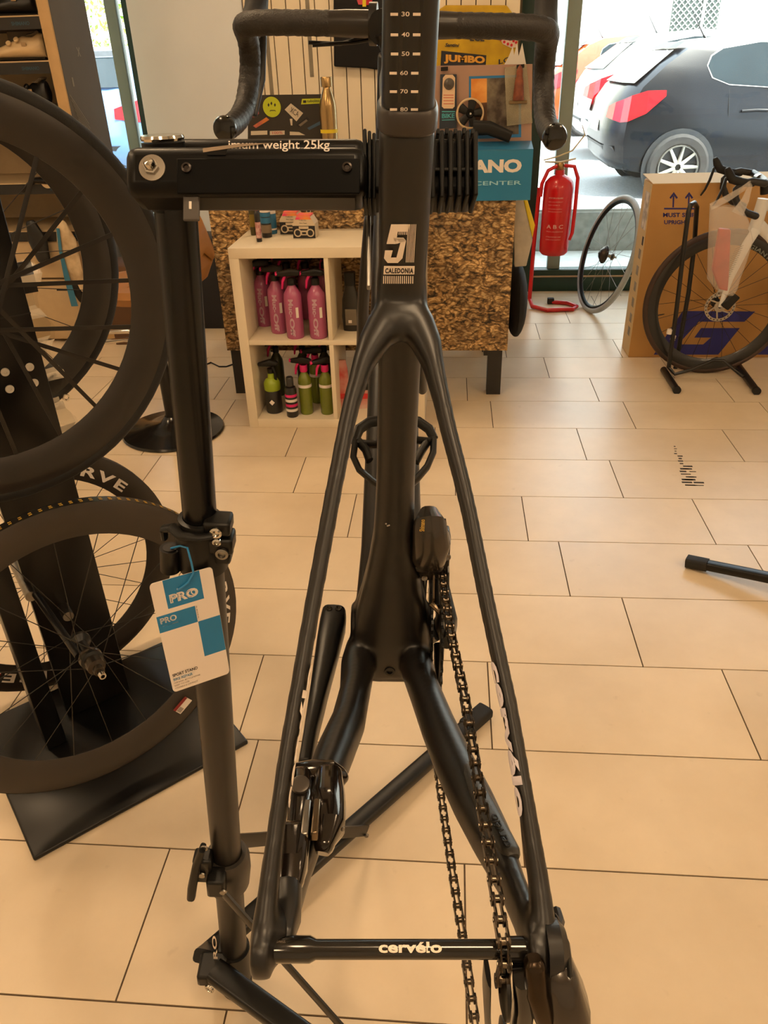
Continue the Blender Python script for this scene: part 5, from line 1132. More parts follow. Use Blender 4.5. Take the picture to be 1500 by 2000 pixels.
# ================================================================== counter desk
def gravel_material():
    m = mat('gravel_print', (170, 130, 80), .55, spec=.35); nt = m.node_tree; N = nt.nodes; L = nt.links; b = N['Principled BSDF']
    tc = N.new('ShaderNodeTexCoord'); mp = N.new('ShaderNodeMapping'); mp.inputs['Rotation'].default_value = (0, R(35), 0); mp.inputs['Scale'].default_value = (1.0, 1, 1.8); L.new(tc.outputs['Object'], mp.inputs['Vector'])
    v = N.new('ShaderNodeTexVoronoi'); v.inputs['Scale'].default_value = 52; v.inputs['Randomness'].default_value = 1; 
    nz = N.new('ShaderNodeTexNoise'); nz.inputs['Scale'].default_value = 16; nz.inputs['Detail'].default_value = 5; L.new(mp.outputs[0], nz.inputs['Vector'])
    mx = N.new('ShaderNodeMix'); mx.data_type = 'RGBA'; mx.inputs[0].default_value = .10; L.new(mp.outputs[0], mx.inputs[6]); L.new(nz.outputs['Color'], mx.inputs[7]); L.new(mx.outputs[2], v.inputs['Vector'])
    r = N.new('ShaderNodeValToRGB'); e = r.color_ramp; e.elements[0].position = .25; e.elements[0].color = (*lin((226, 196, 146)), 1); e.elements[1].position = .85; e.elements[1].color = (*lin((58, 48, 40)), 1)
    q = e.elements.new(.45); q.color = (*lin((184, 146, 96)), 1)
    L.new(v.outputs['Distance'], r.inputs['Fac'])
    r2 = N.new('ShaderNodeValToRGB'); e2 = r2.color_ramp; e2.elements[0].position = .15; e2.elements[0].color = (.3, .29, .28, 1); e2.elements[1].position = .75; e2.elements[1].color = (1, 1, 1, 1); L.new(v.outputs['Color'], r2.inputs['Fac'])
    n3 = N.new('ShaderNodeTexNoise'); n3.inputs['Scale'].default_value = 5; n3.inputs['Detail'].default_value = 4; L.new(tc.outputs['Object'], n3.inputs['Vector'])
    r3 = N.new('ShaderNodeValToRGB'); r3.color_ramp.elements[0].position = .38; r3.color_ramp.elements[0].color = (.42, .4, .4, 1); r3.color_ramp.elements[1].position = .55; r3.color_ramp.elements[1].color = (1, .95, .84, 1); L.new(n3.outputs['Fac'], r3.inputs['Fac'])
    m1 = N.new('ShaderNodeMix'); m1.data_type = 'RGBA'; m1.blend_type = 'MULTIPLY'; m1.inputs[0].default_value = .85; L.new(r.outputs['Color'], m1.inputs[6]); L.new(r2.outputs['Color'], m1.inputs[7])
    m2 = N.new('ShaderNodeMix'); m2.data_type = 'RGBA'; m2.blend_type = 'MULTIPLY'; m2.inputs[0].default_value = .8; L.new(m1.outputs[2], m2.inputs[6]); L.new(r3.outputs['Color'], m2.inputs[7]); L.new(m2.outputs[2], b.inputs['Base Color'])
    return m
GRAV = gravel_material()
DKW = mat('dark_wood', (34, 30, 27), .5, noise=.25, scale=10)
desk = thing('counter_desk', 'shop counter desk faced with gravel print on dark wooden legs', 'desk', (-.38, 3.75, 0))
DX0, DX1, DY0, DY1, DZ = -1.03, .272, 3.415, 4.12, .876
MB().box(DX0, DX1, DY0, DY0 + .02, .222, DZ).build('front_panel', GRAV, desk, smooth=0)
MB().box(DX0, DX0 + .018, DY0 + .02, DY1, .222, DZ).build('side_panel', GRAV, desk, smooth=0); MB().box(DX1 - .018, DX1, DY0 + .02, DY1, .222, DZ).build('side_panel', GRAV, desk, smooth=0)
MB().box(DX0 - .01, DX1 + .012, DY0 - .006, DY1 + .01, DZ, DZ + .022).build('desk_top', mat('desk_top', (60, 50, 42), .4, noise=.2, scale=6), desk, smooth=0, bevel=.003)
for x in (DX0 + .01, DX1 - .085):
    for y in (DY0 + .02, DY1 - .08): MB().box(x, x + .065, y, y + .06, 0, .24).build('leg', DKW, desk, smooth=0)
MB().box(DX1 - .105, DX1 - .02, DY0 + .022, DY1 - .02, .19, .222).build('cross_rail', DKW, desk, smooth=0)
# black bag and plastic pouches beside the desk
bk = thing('black_bag', 'soft black bag hanging on the right end of the desk', 'bag', (.33, 3.75, .25))
MB().ball((.325, 3.72, .37), 1, 20, 12, (.05, .22, .17)).build('cloth', mat('black_cloth', (18, 18, 20), .8, noise=.3, scale=30), bk)
pc = thing('packaging_pouch', 'clear pouch with yellow edge hanging beyond the desk end', 'pouch', (.33, 3.6, .55))
MB().prism([Yp(x, y, 3.62) for x, y in ((1003, 392), (1022, 388), (1036, 420), (1040, 470), (1028, 520), (1005, 522))], (0, .03, 0)).build('pouch', mat('pouch_plastic', (196, 186, 168), .2, noise=.2, scale=14, bump=.5, bscale=30), pc, smooth=0, bevel=.004)
MB().prism([Yp(x, y, 3.615) for x, y in ((1022, 388), (1030, 390), (1045, 440), (1040, 465))], (0, .02, 0)).build('yellow_edge', YELLOWP, pc, smooth=0, bevel=.003)

# blue counter display with service lettering; card standing in it
cdp = thing('counter_display', 'blue counter display box with white service centre lettering', 'display box', Yp(930, 387, 3.44))
SHB = mat('display_blue', (22, 116, 160), .4, noise=.05)
CDY = 3.402
x0 = Yp(815, 387, CDY)[0]; x1 = Yp(1035, 387, CDY)[0]; z0 = DZ + .022; z1 = Yp(1035, 292, CDY)[2]
z0 = .885
MB().box(x0, x1, CDY, CDY + .10, DZ + .0225, z1).build('box', SHB, cdp, smooth=0, bevel=.001)
MB().box(x0, x1, CDY - .012, CDY, .868, z1).build('front_face', SHB, cdp, smooth=0)
MB().prism([(x0, CDY - .012, z1), (x1, CDY - .012, z1), (x1, CDY + .1, z1 + .02), (x0, CDY + .1, z1 + .02)], (0, 0, .003)).build('ledge', mat('display_ledge', (40, 110, 150), .35, noise=.1), cdp, smooth=0)
def dtext(s_, x0_, x1_, y0_, y1_, mt, Y=CDY - .0125, par=None, **k):
    a, b, c = Yp(x0_, y1_, Y), Yp(x1_, y1_, Y), Yp(x0_, y0_, Y); text(s_, 1, mt, par or cdp, 'display_lettering', a, (b[0] - a[0], 0, 0), (0, 0, 1), fit=(b[0] - a[0], abs(c[2] - a[2])), **k)
dtext('SHIMANO', 833, 1018, 314, 340, WHITE, bold=.05); dtext('SERVICE CENTER', 826, 1018, 356, 364, mat('pale_blue_text', (150, 200, 215), .5), bold=.01)
cardt = thing('display_card', 'pinkish wood print card with blue framed forest picture standing behind the blue display', 'card', Yp(940, 284, 3.47))
CY = 3.53
def cq(L, Y, mt, nm, par, th=.004): MB().prism([Yp(x, y, Y) for x, y in L], (0, th, 0)).build(nm, mt, par, smooth=0)
WOODP = mat('pink_wood_print', (178, 142, 122), .6, noise=.15, scale=5)
cq([(836, 129), (1040, 125), (1038, 283), (836, 289)], CY, WOODP, 'card', cardt, .01)
cq([(916, 149), (1018, 146), (1018, 268), (916, 272)], CY - .0015, mat('frame_blue', (36, 118, 176), .5), 'picture_frame', cardt, .0015)
cq([(920, 154), (951, 153), (951, 200), (920, 202)], CY - .0025, mat('picture_sunset', (214, 128, 40), .5, rgb2=(236, 170, 86), scale=14), 'picture', cardt, .001)
cq([(951, 153), (1013, 151), (1013, 262), (951, 264)], CY - .0025, mat('picture_forest', (120, 110, 92), .5, rgb2=(58, 44, 34), scale=22), 'picture', cardt, .001)
cq([(920, 202), (951, 200), (951, 264), (920, 266)], CY - .0025, mat('picture_trunk', (110, 66, 36), .5, rgb2=(74, 48, 30), scale=20), 'picture', cardt, .001)
# things clipped on the card: bell package, thermometer-like ring, figurine pouch
bp_ = thing('bell_package', 'slim blister package marked bike hanging on the display card', 'package', Yp(876, 250, CY - .01))
cq([(860, 145), (892, 145), (892, 250), (858, 252)], CY - .012, mat('pack_navy', (38, 48, 62), .4, noise=.1), 'backing', bp_, .003)
cq([(865, 152), (870, 146), (884, 146), (889, 152), (888, 208), (884, 212), (867, 212), (863, 208)], CY - .016, mat('pack_cream', (226, 196, 160), .45, noise=.04), 'bell_plate', bp_, .005)
q = Yp(877, 164, CY - .017); MB().lathe([(.021, 0), (.019, .008), (.010, .012), (.0001, .013)], q, (0, -1, 0), n=24).build('bell_button', mat('bell_grey', (80, 72, 64), .4, noise=.1), bp_)
cq([(861, 131), (875, 130), (875, 138), (861, 139)], CY - .013, BLACK, 'clip', bp_, .004)
dtext('BIKE', 863, 888, 222, 231, mat('teal_text', (70, 170, 180), .5), Y=CY - .0125, par=bp_, bold=.02)
for y in (185, 190, 196, 202): cq([(866, y), (886, y), (886, y + 1.5), (866, y + 1.5)], CY - .0168, mat('salmon_text', (200, 100, 80), .5), 'print_line', bp_, .0006)
cq([(863, 217), (889, 217), (889, 219), (863, 219)], CY - .0128, mat('teal_text', (70, 170, 180), .5), 'print_line', bp_, .0006); cq([(863, 234), (888, 233), (888, 234.4), (863, 235.4)], CY - .0128, mat('teal_text', (70, 170, 180), .5), 'print_line', bp_, .0006)
rg = thing('round_bell', 'round bicycle bell with pale ring and black clamp on the display card', 'bell', Yp(918, 245, CY - .03))
q = Yp(918, 222, CY - .03); axd = nrm((.1, -1, .05))
MB().torus(q, axd, .0525, .0045, n=40, m=10).build('ring', mat('ring_cream', (206, 178, 136), .35, noise=.05), rg)
MB().lathe([(.012, .012), (.016, .006), (.020, -.004), (.0001, -.006)], q, axd, n=24).build('hub', BLACK, rg); MB().lathe([(.0055, .0125), (.004, .016), (.0001, .0165)], q, axd, n=16).build('hub_screw', CHROME, rg)
sx_ = nrm(np.cross(axd, (0, 0, 1))); sz_ = np.cross(sx_, axd)
for k in range(5): a_ = R(90 + 72 * k + 12); d = sx_ * math.cos(a_) + sz_ * math.sin(a_); MB().tube([q + d * .012, q + d * .05], [(.012, .004), (.019, .004)], n=10, side=np.cross(axd, d)).build('star_arm', BLACK, rg)
MB().tube([Yp(925, 250, CY - .05), Yp(955, 250, CY - .06), Yp(998, 268, CY - .07)], [(.03, .02), (.026, .016), (.022, .014)], n=14, side=(0, 0, 1), exp=3.5).build('bar_clamp', BLACK, rg)
fg = thing('figurine_pouch', 'clear pouch holding a small brown figurine at the card corner', 'pouch', Yp(1012, 245, CY - .02))
MB().prism([Yp(x, y, CY - .012) for x, y in ((985, 132), (1028, 126), (1040, 240), (990, 246))], (0, -.004, 0)).build('pouch', mat('pouch_clear', (190, 180, 150), .15, noise=.3, scale=12, alpha=.45), fg, smooth=0)
fq = Yp(1012, 196, CY - .02)
MB().lathe([(.022, 0), (.020, .03), (.016, .07), (.012, .085), (.013, .10), (.008, .115), (.0001, .125)], fq, (0, 0, 1), n=20).build('figurine', mat('figurine_brown', (140, 74, 44), .6, rgb2=(96, 44, 28), scale=30), fg)
MB().obox(fq + [0, 0, -.006], (.035, 0, 0), (0, .012, 0), (0, 0, .006)).build('figurine_base', mat('figurine_base', (120, 96, 60), .6, noise=.3, scale=40), fg, bevel=.002)
cq([(1009, 127), (1024, 125), (1024, 132), (1009, 134)], CY - .018, BLACK, 'clip', fg, .004)
fk = thing('white_pronged_holder', 'white pronged plastic holder peeking above the display card', 'holder', Yp(1000, 130, CY + .05))
cq([(984, 128), (994, 110), (1002, 90), (1004, 108), (1010, 84), (1013, 110), (1020, 84), (1028, 128)], CY + .04, mat('holder_white', (222, 216, 204), .4, noise=.04), 'prongs', fk, .006)

# laptop with stickers, lid towards the viewer
LY = 3.72
lt = thing('laptop', 'open dark laptop with colourful stickers on its lid', 'laptop', Yp(560, 330, LY))
def lq(L, o, mt, nm, par=None, th=.002): return MB().prism([Yp(x, y, LY - o) for x, y in L], (0, th, 0)).build(nm, mt, par or lt, smooth=0)
LID = mat('laptop_dark', (44, 38, 31), .45, noise=.1, scale=6)
lidpx = [(484, 186), (633, 184), (633, 320), (484, 322)]
lid = lq(lidpx, 0, LID, 'lid', th=.010)
zb = Yp(560, 322, LY)[2]
MB().box(Yp(484, 322, LY)[0], Yp(633, 322, LY)[0], LY, LY + .24, DZ + .0225, DZ + .040).build('base', LID, lt, smooth=0, bevel=.003)
YSM = mat('smiley_yellow', (186, 196, 24), .5, noise=.05)
def disc_px(x, y, rx, o, mt, nm): c = Yp(x, y, LY - o); r_ = rx * 3.6 / FPX; MB().lathe([(r_, 0), (r_, .0008), (.0001, .0008)], c, (0, -1, 0), n=28).build(nm, mt, lt)
disc_px(531, 209, 18, .001, INK, 'sticker_edge'); disc_px(531, 209, 16.5, .0018, YSM, 'round_sticker')
for dx, dy, sx2, sy2 in ((-6.5, -4, 2, 4), (-1, -7, 2, 4), (6, -4, 2, 4)): lq([(531 + dx - sx2, 209 + dy), (531 + dx, 209 + dy - sy2), (531 + dx + sx2, 209 + dy), (531 + dx, 209 + dy + sy2)], .0032, INK, 'sticker_mark', th=.0005)
lq([(527, 216), (529, 215), (537, 215), (539, 217), (539, 218), (537, 216.6), (529, 216.6), (527, 218)], .0032, INK, 'sticker_mark', th=.0005)
STW = mat('sticker_white', (206, 192, 170), .5, noise=.08)
lq([(568, 202), (592, 221), (579, 237), (556, 214)], .0015, STW, 'white_sticker', th=.001); a = Yp(566, 219, LY - .003); b = Yp(582, 229, LY - .003)
text('XCA', 1, INK, lt, 'sticker_lettering', a, b - a, nrm((.35, 0, .9)), fit=(.04, .022))
lq([(590, 193), (626, 192), (626, 202), (588, 204)], .0015, YSM, 'green_sticker', th=.001); lq([(592, 196), (598, 196), (598, 201), (592, 201)], .0028, INK, 'sticker_mark', th=.0005)
dtext('tubolito', 600, 624, 194, 200, INK, Y=LY - .0028, par=lt)
lq([(488, 196), (507, 195), (507, 203), (488, 204)], .0015, STW, 'white_sticker', th=.001)
lq([(489, 216), (503, 209), (506, 222), (497, 230), (489, 228)], .0015, mat('sticker_pink', (200, 110, 100), .5, rgb2=(160, 60, 70), scale=40), 'pink_sticker', th=.001)
lq([(494, 246), (520, 229), (526, 234), (500, 250)], .0015, mat('sticker_orange', (206, 120, 40), .5, rgb2=(150, 60, 90), scale=20), 'orange_sticker', th=.001)
lq([(578, 244), (600, 228), (606, 233), (584, 249)], .0015, mat('sticker_black', (20, 18, 18), .4), 'black_sticker', th=.001); lq([(583, 244), (598, 233), (601, 236), (587, 247)], .0028, mat('sticker_greyband', (120, 108, 92), .5), 'sticker_mark', th=.0005)
lq([(490, 256), (522, 255), (522, 263), (490, 264)], .0015, STW, 'white_sticker', th=.001); lq([(527, 256), (556, 255), (556, 263), (527, 264)], .0015, STW, 'white_sticker', th=.001); dtext('100%', 532, 552, 257, 262, mat('sticker_red', (190, 50, 40), .5), Y=LY - .003, par=lt)
lq([(566, 257), (584, 258), (596, 264), (566, 264)], .0015, STW, 'white_sticker', th=.001); lq([(566, 232), (571, 232), (571, 245), (568, 245)], .0015, STW, 'white_sticker', th=.001)
lq([(600, 250), (626, 236), (626, 243), (604, 254)], .0015, mat('sticker_blue', (60, 90, 116), .4), 'blue_sticker', th=.001)
# steel flask
sb = thing('steel_flask', 'brushed steel drinking flask with yellow band beside the laptop', 'bottle', Yp(644, 320, 3.66))
FLK = mat('flask_steel', (176, 146, 100), .22, 1.0, noise=.15, scale=6); fc_ = Yp(640, 205, 3.66); fc_[2] = 0
zt = lambda y: Yp(640, y, 3.66)[2]
MB().lathe([(.0001, DZ + .0225), (.036, DZ + .0225), (.037, DZ + .03), (.037, zt(215)), (.034, zt(200)), (.026, zt(186)), (.0185, zt(174)), (.017, zt(170))], fc_, (0, 0, 1), n=32).build('body', FLK, sb)
MB().lathe([(.0175, zt(170)), (.0255, zt(169)), (.0255, zt(152)), (.024, zt(150)), (.0001, zt(150))], fc_, (0, 0, 1), n=28).build('cap', FLK, sb)
MB().lathe([(.0374, zt(259)), (.0374, zt(252))], fc_, (0, 0, 1), n=32).build('yellow_band', YELLOWP, sb)

# shirts on the slatted wall
ts = thing('black_shirt', 'black cycling shirt with red and yellow emblem hung on the slatted wall', 'shirt', Yp(694, 132, 4.93))
CLB = mat('shirt_black', (16, 13, 13), .85, noise=.2, scale=20)
MB().prism([Yp(x, y, 4.92) for x, y in ((651, -60), (760, -60), (760, 136), (735, 136), (715, 133), (690, 132), (652, 130))], (0, .022, 0)).build('cloth', CLB, ts, smooth=0, bevel=.008)
for L, mt in (([(697, 0), (708, -6), (708, 9), (700, 9)], mat('emblem_pink', (206, 70, 80), .6)), ([(708, -10), (715, -10), (715, 13), (708, 13)], YELLOWP), ([(715, -8), (729, -6), (725, 9), (715, 10)], mat('emblem_red', (196, 24, 48), .6))):
    MB().prism([Yp(x, y, 4.918) for x, y in L], (0, -.001, 0)).build('emblem', mt, ts, smooth=0)
js = thing('yellow_jersey', 'yellow cycling jersey with sponsor lettering hung behind the counter card', 'jersey', Yp(930, 190, 4.9))
JY = 4.90; JM = mat('jersey_yellow', (206, 166, 18), .7, rgb2=(178, 138, 10), scale=7, bump=.2, bscale=8)
MB().prism([Yp(x, y, JY) for x, y in ((800, 60), (840, 30), (870, 10), (990, 10), (1012, 40), (1012, 140), (1005, 210), (800, 210))], (0, .03, 0)).build('cloth', JM, js, smooth=0, bevel=.01)
def jq(L, o, mt, nm): MB().prism([Yp(x, y, JY - o) for x, y in L], (0, .0008, 0)).build(nm, mt, js, smooth=0)
NAV = mat('jersey_navy', (38, 40, 48), .7, noise=.2, scale=14)
jq([(862, 99), (950, 108), (948, 140), (860, 132)], .002, NAV, 'name_panel')
def jtext(s_, x0_, x1_, y0_, y1_, mt, sl_=0, o=.004, **k):
    a, b, c = Yp(x0_, y1_, JY - o), Yp(x1_, y1_ + sl_, JY - o), Yp(x0_, y0_, JY - o); text(s_, 1, mt, js, 'jersey_lettering', a, b - a, c - a, fit=(np.linalg.norm(b - a), np.linalg.norm(c - a)), **k)
jtext('JUMBO', 867, 947, 106, 124, mat('jumbo_orange', (222, 158, 52), .6), 4, bold=.05)
jtext('LCL', 918, 946, 66, 80, NAV, 1, bold=.03); jtext('CL', 838, 854, 106, 115, NAV, 0, bold=.02); jtext('LCL', 974, 1006, 116, 126, NAV, -8, bold=.02); jtext('Santini', 869, 897, 84, 91, NAV, 1, shear=.3, bold=.03)
jq([(972, 66), (1010, 70), (1010, 92), (998, 94), (982, 86)], .003, mat('dot_white', (214, 190, 170), .7), 'polka_panel')
DOT = mat('dot_red', (190, 24, 34), .7)
for x, y in ((982, 70), (989, 74), (996, 77), (1003, 80), (978, 77), (985, 82), (992, 86), (999, 88), (1008, 83)):
    q = Yp(x, y, JY - .0045); MB().lathe([(.007, 0), (.0001, .0004)], q, (0, -1, 0), n=12).build('polka_dot', DOT, js)

# ================================================================== white cube shelf with cleaning products
SHW = mat('shelf_white', (222, 208, 182), .42, noise=.04, scale=5)
shf = thing('cube_shelf', 'white cube shelf with bottles standing before the counter desk', 'shelf', (-.477, 3.2, 0))
KX0, KX1, KY0, KY1, KZ = -.862, -.092, 3.04, 3.41, .762
MB().box(KX0, KX0 + .04, KY0, KY1, 0, KZ - .04).build('side_panel', SHW, shf, smooth=0, bevel=.001); MB().box(KX1 - .04, KX1, KY0, KY1, 0, KZ - .04).build('side_panel', SHW, shf, smooth=0, bevel=.001)
MB().box(KX0, KX1, KY0, KY1, KZ - .04, KZ).build('top_panel', SHW, shf, smooth=0, bevel=.001); MB().box(KX0 + .04, KX1 - .04, KY0, KY1, 0, .04).build('bottom_panel', SHW, shf, smooth=0, bevel=.001)
MB().box(KX0 + .04, KX1 - .04, KY0 + .002, KY1, .372, .392).build('middle_shelf', SHW, shf, smooth=0, bevel=.001)
for z0_, z1_ in ((.04, .372), (.392, KZ - .04)): MB().box(-.487, -.469, KY0 + .002, KY1, z0_, z1_).build('divider', SHW, shf, smooth=0, bevel=.001)
def spray(name, label, x, y, z, body_m, head_m, trig_m, rad=.037, h=.212, rz=0, group=None, tname='', lab_m=None, lab_text=None, neck=.2):
    o = local_thing(name, label, 'bottle', (x, y, z), rz, group)
    MB().lathe([(.0001, 0), (rad * .92, 0), (rad, .006), (rad, h * .78), (rad * .93, h * .86), (rad * .6, h * .95), (rad * .42, h), (rad * .42, h + .012)], n=24).build('body', body_m, o)
    MB().lathe([(rad * .48, h + .004), (rad * .48, h + .026), (rad * .36, h + .03), (.0001, h + .03)], n=18).build('collar', head_m, o)
    MB().tube([(.028, 0, h + .050), (0, 0, h + .052), (-.050, 0, h + .047)], [(.010, .012), (.012, .016), (.009, .010)], n=12, side=(0, 1, 0), exp=3, rnd=True).build('spray_head', head_m, o)
    MB().tube([(-.048, 0, h + .048), (-.062, 0, h + .047)], [(.009, .009), (.008, .008)], n=10).build('nozzle', trig_m, o)
    MB().tube([(-.022, 0, h + .042), (-.034, 0, h + .018), (-.038, 0, h - .008)], [(.005, .006), (.006, .006), (.007, .004)], n=10, side=(0, 1, 0), rnd=True).build('trigger', trig_m, o)
    wf = lambda a0, e=.0006: (lambda u, v: V3(((rad + e) * math.sin(a0 + v / rad), -(rad + e) * math.cos(a0 + v / rad), u)))
    if lab_text:
        for s_, za, zb_, wd in ((lab_text[0], h * .78, h * .44, .020), (lab_text[1], h * .42, h * .06, .020)):
            ln = za - zb_
            text(s_, 1, lab_m, o, 'label_lettering', warp=lambda u, v, za=za: V3(((rad + .0007) * math.sin(R(-20) + (v) / rad - rz), -(rad + .0007) * math.cos(R(-20) + (v) / rad - rz), za - u)), fit=(ln, wd), bold=.04)
        MB().add([V3(((rad + .0006) * math.sin(R(a_) - rz), -(rad + .0006) * math.cos(R(a_) - rz), z_)) for a_, z_ in ((24, h * .42), (42, h * .42), (42, h * .62), (24, h * .62))], [(0, 1, 2, 3)]).build('price_sticker', PAPER, o, smooth=0)
    return o
MUCP = mat('pink_liquid', (172, 84, 122), .25, noise=.12, scale=6, coat=.3); LPALE = mat('label_pale', (190, 152, 166), .5, noise=.1)
spots = [(519, 640, 0.2, 'leftmost of the pink cleaner bottles in the upper cube'), (547, 654, -.15, 'second pink cleaner bottle from the left in the upper cube'), (578, 664, .05, 'frontmost pink cleaner bottle with yellow sticker in the upper cube'), (623, 664, -.1, 'rightmost pink cleaner bottle beside the shelf divider')]
for x, y, rz, lb_ in spots:
    p = Fl(x, y - 6, .392); spray('cleaner_bottle', lb_, p[0], max(p[1], KY0 + .045), .3925, MUCP, BLACK, PINK, rz=rz, group='pink cleaner bottles', lab_m=LPALE, lab_text=('Muc-', 'Off'))
for i, (x, y, lb_) in enumerate(((-.785, 3.368, 'pink cleaner bottle at the back left of the upper cube'), (-.705, 3.370, 'pink cleaner bottle behind the second one in the upper cube'), (-.622, 3.368, 'pink cleaner bottle at the back beside the frontmost one'), (-.535, 3.368, 'pink cleaner bottle at the back right of the upper cube'))):
    spray('cleaner_bottle', lb_, x, y, .3925, MUCP, BLACK, PINK, rz=.6 - .5 * i, group='pink cleaner bottles')
GRNL = mat('green_liquid', (112, 122, 30), .25, noise=.2, scale=5, coat=.3); LIME = mat('lime_plastic', (150, 170, 40), .4, noise=.1)
sg = local_thing('pump_sprayer', 'lime and black pump sprayer bottle on the lower shelf', 'bottle', Fl(537, 803, .04) * [1, 1, 0] + [0, 0, .0405], 0)
MB().lathe([(.0001, 0), (.033, 0), (.036, .006), (.036, .10), (.034, .105)], n=24).build('lower_body', mat('sprayer_black', (40, 38, 35), .45, noise=.2), sg); MB().lathe([(.0345, .104), (.0365, .108), (.036, .135), (.028, .15), (.016, .158), (.014, .19)], n=24).build('upper_body', LIME, sg)
MB().lathe([(.015, .18), (.015, .20), (.0001, .201)], n=18).build('collar', BLACK, sg); MB().tube([(.025, 0, .222), (0, 0, .225), (-.045, 0, .218)], [(.012, .012), (.014, .018), (.010, .010)], n=12, side=(0, 1, 0), rnd=True).build('spray_head', BLACK, sg)
MB().tube([(.012, -.01, .21), (.022, -.012, .18), (.02, -.01, .15)], [(.006, .004)] * 3, n=8).build('trigger', BLACK, sg); quad('hazard_label', PAPER, sg, (-.012, -.0362, .055), (.0, -.0366, .042), (.012, -.0362, .055), (0, -.0366, .068))
can = local_thing('spray_can', 'black spray can with pink and white bands leaning on the lower shelf', 'can', Fl(572, 812, .04) * [1, 1, 0] + [0, 0, .0405], 0)
MB().lathe([(.0001, 0), (.024, 0), (.026, .004), (.026, .125), (.022, .135), (.012, .14)], n=24).build('body', mat('can_black', (26, 22, 22), .3, noise=.2, coat=.3), can)
for z, mt in ((.028, WHITE), (.05, PINK), (.072, WHITE), (.094, PINK)): MB().lathe([(.0263, z), (.0263, z + .012)], n=24).build('band', mt, can)
MB().lathe([(.013, .139), (.016, .142), (.016, .175), (.013, .18), (.0001, .18)], n=18).build('cap', mat('can_cap', (50, 46, 42), .4, noise=.1), can)
for i, (x, y, lb_) in enumerate(((600, 806, 'green bottle nearest the black can on the lower shelf'), (618, 792, 'green bottle in the middle at the back of the lower shelf'), (640, 806, 'green bottle beside the divider on the lower shelf'))):
    p = Fl(x, y, .04); o = spray('degreaser_bottle', lb_, p[0], p[1] + (.05 if i == 1 else 0), .0405, GRNL, BLACK, PINK, rad=.029, h=.19, rz=.3 * i - .2, group='green bottles on the lower shelf')
    MB().lathe([(.0295, .125), (.0295, .138)], n=24).build('label_band', PAPER, o); MB().lathe([(.0145, .192), (.0165, .195), (.0165, .222), (.014, .223)], n=16).build('pink_collar', PINK, o)
for i, (x, y, lb_) in enumerate(((-.78, 3.33, 'dark sprayer at the back left of the lower cube'), (-.66, 3.34, 'dark sprayer at the back behind the spray can'), (-.56, 3.34, 'dark sprayer at the back right of the lower cube'))):
    spray('dark_sprayer', lb_, x, y, .0405, mat('dark_green_liquid', (60, 64, 30), .3, noise=.2), BLACK, PINK, rad=.03, h=.2, rz=.4 - .6 * i, group='dark sprayers at the back')
bl = local_thing('polish_bottle', 'flat black bottle with grey label in the upper right cube', 'bottle', Fl(688, 644, .392) * [1, 1, 0] + [0, 0, .3925], 0)
MB().tube([(0, 0, 0), (0, 0, .06), (0, 0, .13), (0, 0, .17), (0, 0, .19)], [(.036, .022), (.04, .024), (.036, .022), (.026, .018), (.02, .016)], n=24, side=(1, 0, 0), exp=2.6).build('body', mat('polish_black', (24, 22, 20), .3, noise=.2, coat=.3), bl)
MB().tube([(0, 0, .188), (0, 0, .24)], [(.022, .018), (.024, .018)], n=18, side=(1, 0, 0), exp=4).build('cap', BLACK, bl); MB().obox((0, -.0235, .06), (.024, 0, 0), (0, .0015, 0), (0, 0, .034)).build('label', mat('label_taupe', (110, 100, 84), .5, noise=.1), bl, bevel=.001)
MB().obox((-.004, -.0255, .042), (.007, 0, 0), (0, .0006, 0), (0, 0, .006)).build('price_sticker', PAPER, bl, smooth=0)
for i, (dx, lb_) in enumerate(((0, 'red and white packet at the front of the lower right cube'), (.085, 'red and white packet further right in the lower right cube'))):
    pkt = local_thing('packet', lb_, 'packet', Fl(668, 800, .04) * [1, 1, 0] + [dx, .03, .0405], .1, 'red and white packets')
    MB().tube([(0, 0, 0), (0, 0, .08), (0, 0, .18), (0, 0, .22)], [(.034, .02), (.036, .022), (.03, .012), (.024, .004)], n=18, side=(1, 0, 0), exp=3).build('pouch', mat('pouch_pale', (206, 180, 166), .3, rgb2=(186, 60, 52), scale=9), pkt); MB().obox((0, -.022, .06), (.03, 0, 0), (0, .001, 0), (0, 0, .012)).build('red_band', mat('band_red', (190, 40, 40), .5), pkt, smooth=0)
# on the shelf top
def tube_bottle(name, lb_, px, py, rad, h, body_m, cap_m, bands, group=None):
    p = Fl(px, py, KZ); o = local_thing(name, lb_, 'bottle', (p[0], p[1], KZ + .0005), 0, group)
    MB().lathe([(.0001, 0), (rad * .95, 0), (rad, .003), (rad, h * .72), (rad * .8, h * .78), (rad * .4, h * .82)], n=20).build('body', body_m, o)
    MB().lathe([(rad * .42, h * .8), (rad * .5, h * .82), (rad * .42, h * .95), (rad * .15, h), (.0001, h)], n=16).build('cap', cap_m, o)
    for z0_, z1_, mt in bands: MB().lathe([(rad * 1.012, h * z0_), (rad * 1.012, h * z1_)], n=20).build('label_band', mt, o)
BLB = mat('bottle_blue', (40, 110, 150), .4, noise=.1); BKB = mat('bottle_black', (30, 27, 26), .35, noise=.2)
tube_bottle('sealant_bottle', 'black bottle with blue label band in front among the shelf top bottles', 522, 463, .021, .155, BKB, BLACK, ((.12, .32, mat('label_tan', (120, 104, 84), .5)), (.36, .50, BLB), (.52, .62, BLB), (.63, .69, PAPER)), 'bottles on the shelf top')
tube_bottle('sealant_bottle', 'blue bottle at the right end of the shelf top bottles', 532, 456, .0215, .16, BLB, BLACK, ((.1, .14, PAPER), (.5, .58, PAPER)), 'bottles on the shelf top')
